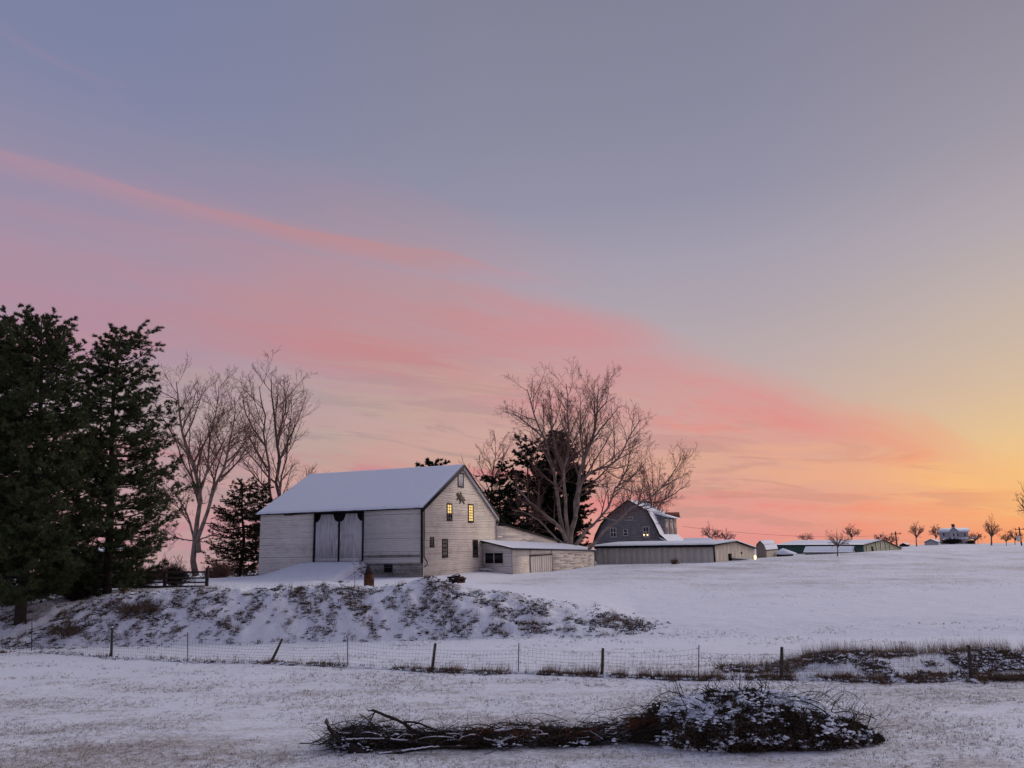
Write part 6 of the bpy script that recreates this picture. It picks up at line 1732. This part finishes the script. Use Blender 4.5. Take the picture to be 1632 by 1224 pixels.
# leaves in the row
n = 8500; x = rg.uniform(bx(650), XM + .3, n); top_, dep_ = env(x); y = BD - dep_ * rg.random(n) * .8 + .1; hpz = pile_h(x, y)
k = (fbm(x * .9, x * 0, 79, 3) > .40); pos = np.stack([x, y, H(x, y) + hpz * (.1 + .85 * rg.random(n))], -1)[k]
V, F = place(pos, .45 + .4 * rg.random(len(pos)), rg, tm); m = MB(); m.arrays(V, F); m.build('leaves', MAT['leaf_dark'], row, kind='stuff')
for (uc, hgt, nn_) in ((1022, .5, 170), (830, .34, 120), (775, .36, 40), (930, .28, 90)):
    c = np.array((bx(uc), BD - .35, 0)); c[2] = H1(c[0], c[1]) + hgt; pos = c + rg.normal(size=(nn_, 3)) * (.30, .12, .07)
    V, F = place(pos, .35 + .35 * rg.random(nn_), rg, tm); m = MB(); m.arrays(V, F); m.build('dead_leaves', MAT['leaf_brown'], row)
# named limbs in the row
def ppx(pts, D): return [P(u, v, D) for u, v in pts]
def limb_part(parent, name, paths, mat, sides=8, K=16, label=None):
    m = MB()
    for pts, r0, r1, D in paths:
        p, r = resample(ppx(pts, D), np.linspace(r0, r1, len(pts)), K); p[1:-1] += rg.normal(size=(K - 2, 3)) * .006; m.tube(p, r, sides)
    return m.build(name, mat, parent, smooth=False, label=label)
limb_part(row, 'forked_limb', [([(593, 1131.5), (615, 1140), (642.5, 1152), (655, 1163), (682, 1171.5), (700, 1182)], .034, .045, 22.0), ([(642.5, 1152), (655, 1150.5), (671, 1153.5), (686, 1160), (704, 1166)], .030, .018, 22.0), ([(594, 1132), (588, 1133), (585, 1130)], .02, .008, 22.0),
           ([(598, 1134), (590, 1148), (585, 1160), (576, 1176)], .016, .012, 22.1), ([(596, 1136), (586, 1143), (566, 1155), (545, 1170)], .013, .009, 22.2)], MAT['bark_dark'], label='long forked limb arching over the left part of the row')
limb_part(row, 'stick', [([(573, 1137.5), (583, 1145), (596, 1157), (606, 1170)], .012, .018, 21.9)], MAT['bark_dark'])
limb_part(row, 'stick', [([(545, 1163), (565, 1158), (590, 1158), (625, 1158)], .022, .016, 21.9)], MAT['bark_dark'])
limb_part(row, 'log', [([(523, 1158), (529, 1166), (536, 1174), (545, 1184)], .05, .055, 21.8)], MAT['bark_dark'], label='short cut log end standing up at the left tip')
m = MB(); c = P(520.5, 1152.5, 21.8); m.prism([c + (-.07, 0, .02), c + (-.01, 0, .12), c + (.05, 0, .0), c + (.03, 0, -.10)], (0, .07, 0)); m.build('cut_block', MAT['bark'], row)
l1 = limb_part(row, 'log', [([(550, 1181), (580, 1178.5), (632, 1179.5), (690, 1186)], .034, .024, 21.7)], MAT['bark_dark'])
limb_part(row, 'log_snow', [([(552, 1178), (580, 1176.6), (612, 1177)], .018, .008, 21.68), ([(622, 1177.2), (650, 1179.5)], .014, .006, 21.68)], MAT['snow'])
l2 = limb_part(row, 'log', [([(600, 1204), (640, 1199), (690, 1192), (745, 1189)], .038, .024, 21.45)], MAT['bark_dark'])
limb_part(row, 'log_snow', [([(604, 1200.5), (625, 1198)], .018, .009, 21.43), ([(640, 1196), (680, 1191), (700, 1189.5)], .02, .009, 21.43)], MAT['snow'])
m = MB(); c = P(554, 1203, 21.5); m.prism([c, c + (.5, 0, .02), c + (.35, 0, .10), c + (.03, 0, .26)], (.08, .2, 0)); m.build('stump_wedge', MAT['dark_wood'], row, label='wedge shaped piece of split wood at the foot of the row')
limb_part(row, 'stick', [([(822, 1146), (838, 1158), (846, 1172)], .009, .012, 22.0)], MAT['bark_dark'])
limb_part(row, 'stick', [([(833, 1147), (846, 1162), (852, 1174)], .008, .012, 22.1)], MAT['bark_dark'])
limb_part(row, 'stick', [([(862, 1156), (868, 1165), (874, 1174)], .012, .014, 22.0)], MAT['bark_dark'])
limb_part(row, 'stick', [([(990, 1158), (1030, 1144), (1062, 1138)], .015, .02, 22.0)], MAT['bark_dark'])
# arching twigs out of the heap
limb_part(heap, 'branch', [([(1077, 1087), (1080, 1098), (1088, 1116), (1100, 1130), (1118, 1136)], .009, .012, 22.0)], MAT['bark_dark'])
limb_part(heap, 'branch', [([(1131, 1098), (1148, 1104), (1160, 1110), (1190, 1110), (1222, 1108), (1245, 1120)], .022, .03, 22.0)], MAT['bark_dark'])
limb_part(heap, 'branch', [([(1180, 1076), (1179, 1094), (1178, 1112)], .011, .013, 22.1), ([(1178, 1106), (1190, 1092), (1197, 1088)], .008, .006, 22.1), ([(1206, 1078), (1214, 1092), (1211, 1112)], .014, .018, 22.0), ([(1213, 1094), (1203, 1104), (1190, 1114)], .01, .009, 22.0), ([(1223, 1068), (1221, 1090), (1217, 1110)], .009, .012, 22.2)], MAT['bark_dark'])
for i_ in range(16):
    ua = rg.uniform(1060, 1340); le = rg.uniform(30, 90) * (1 if i_ % 2 else -1); va = 1200 - (float(env(bx(ua))[0]) / .0165) * rg.uniform(.35, .95)
    limb_part(heap, 'limb', [([(ua, va), (ua + le * .5, va + rg.uniform(-10, 8)), (ua + le, va + rg.uniform(-8, 16))], rg.uniform(.012, .026), .007, 21.15 + .012 * abs(va - 1200) / 1.0 * .8)], MAT['bark_dark'])
limb_part(heap, 'branch', [([(1108, 1112), (1122, 1120), (1134, 1132)], .016, .014, 21.8)], MAT['bark_dark'])
limb_part(heap, 'branch', [([(1215, 1118), (1245, 1110), (1275, 1112), (1300, 1118), (1325, 1132), (1345, 1150)], .020, .007, 22.1), ([(1262, 1111), (1285, 1103), (1310, 1104), (1330, 1118), (1342, 1132)], .010, .005, 22.1), ([(1245, 1112), (1252, 1098), (1265, 1090)], .008, .004, 22.2), ([(1355, 1147), (1368, 1137)], .012, .009, 21.9), ([(1360, 1158), (1380, 1160), (1392, 1175), (1394, 1190)], .008, .005, 21.9)], MAT['bark_dark'])
m = MB(); A, R = sticks(420, bx(1060), X1 - .2, .4, 2.0, (.004, .018), 115, .4, .3, .5, .9, (.6, 1.02)); A[:, :, 2] += .05; v, f = tube_arrays(A, R, 4); m.arrays(v, f)
A2, R2 = sprout(A, R, 4, .5, 40, .25, 5, rg, .3, .003, .5, .14, .15); v, f = tube_arrays(A2, R2, 3); m.arrays(v, f); m.build('twigs', MAT['bark_dark'], heap, kind='stuff')
m = MB(); A, R = sticks(90, bx(960), bx(1075), .5, 1.4, (.005, .014), 116, .85, .2, .25, .8, (.5, 1.0)); v, f = tube_arrays(A, R, 4); m.arrays(v, f)
A2, R2 = sprout(A, R, 4, .6, 30, .2, 5, rg, .3, .003, .4, .12, .2); v, f = tube_arrays(A2, R2, 3); m.arrays(v, f); m.build('twigs', MAT['bark_dark'], row, kind='stuff')
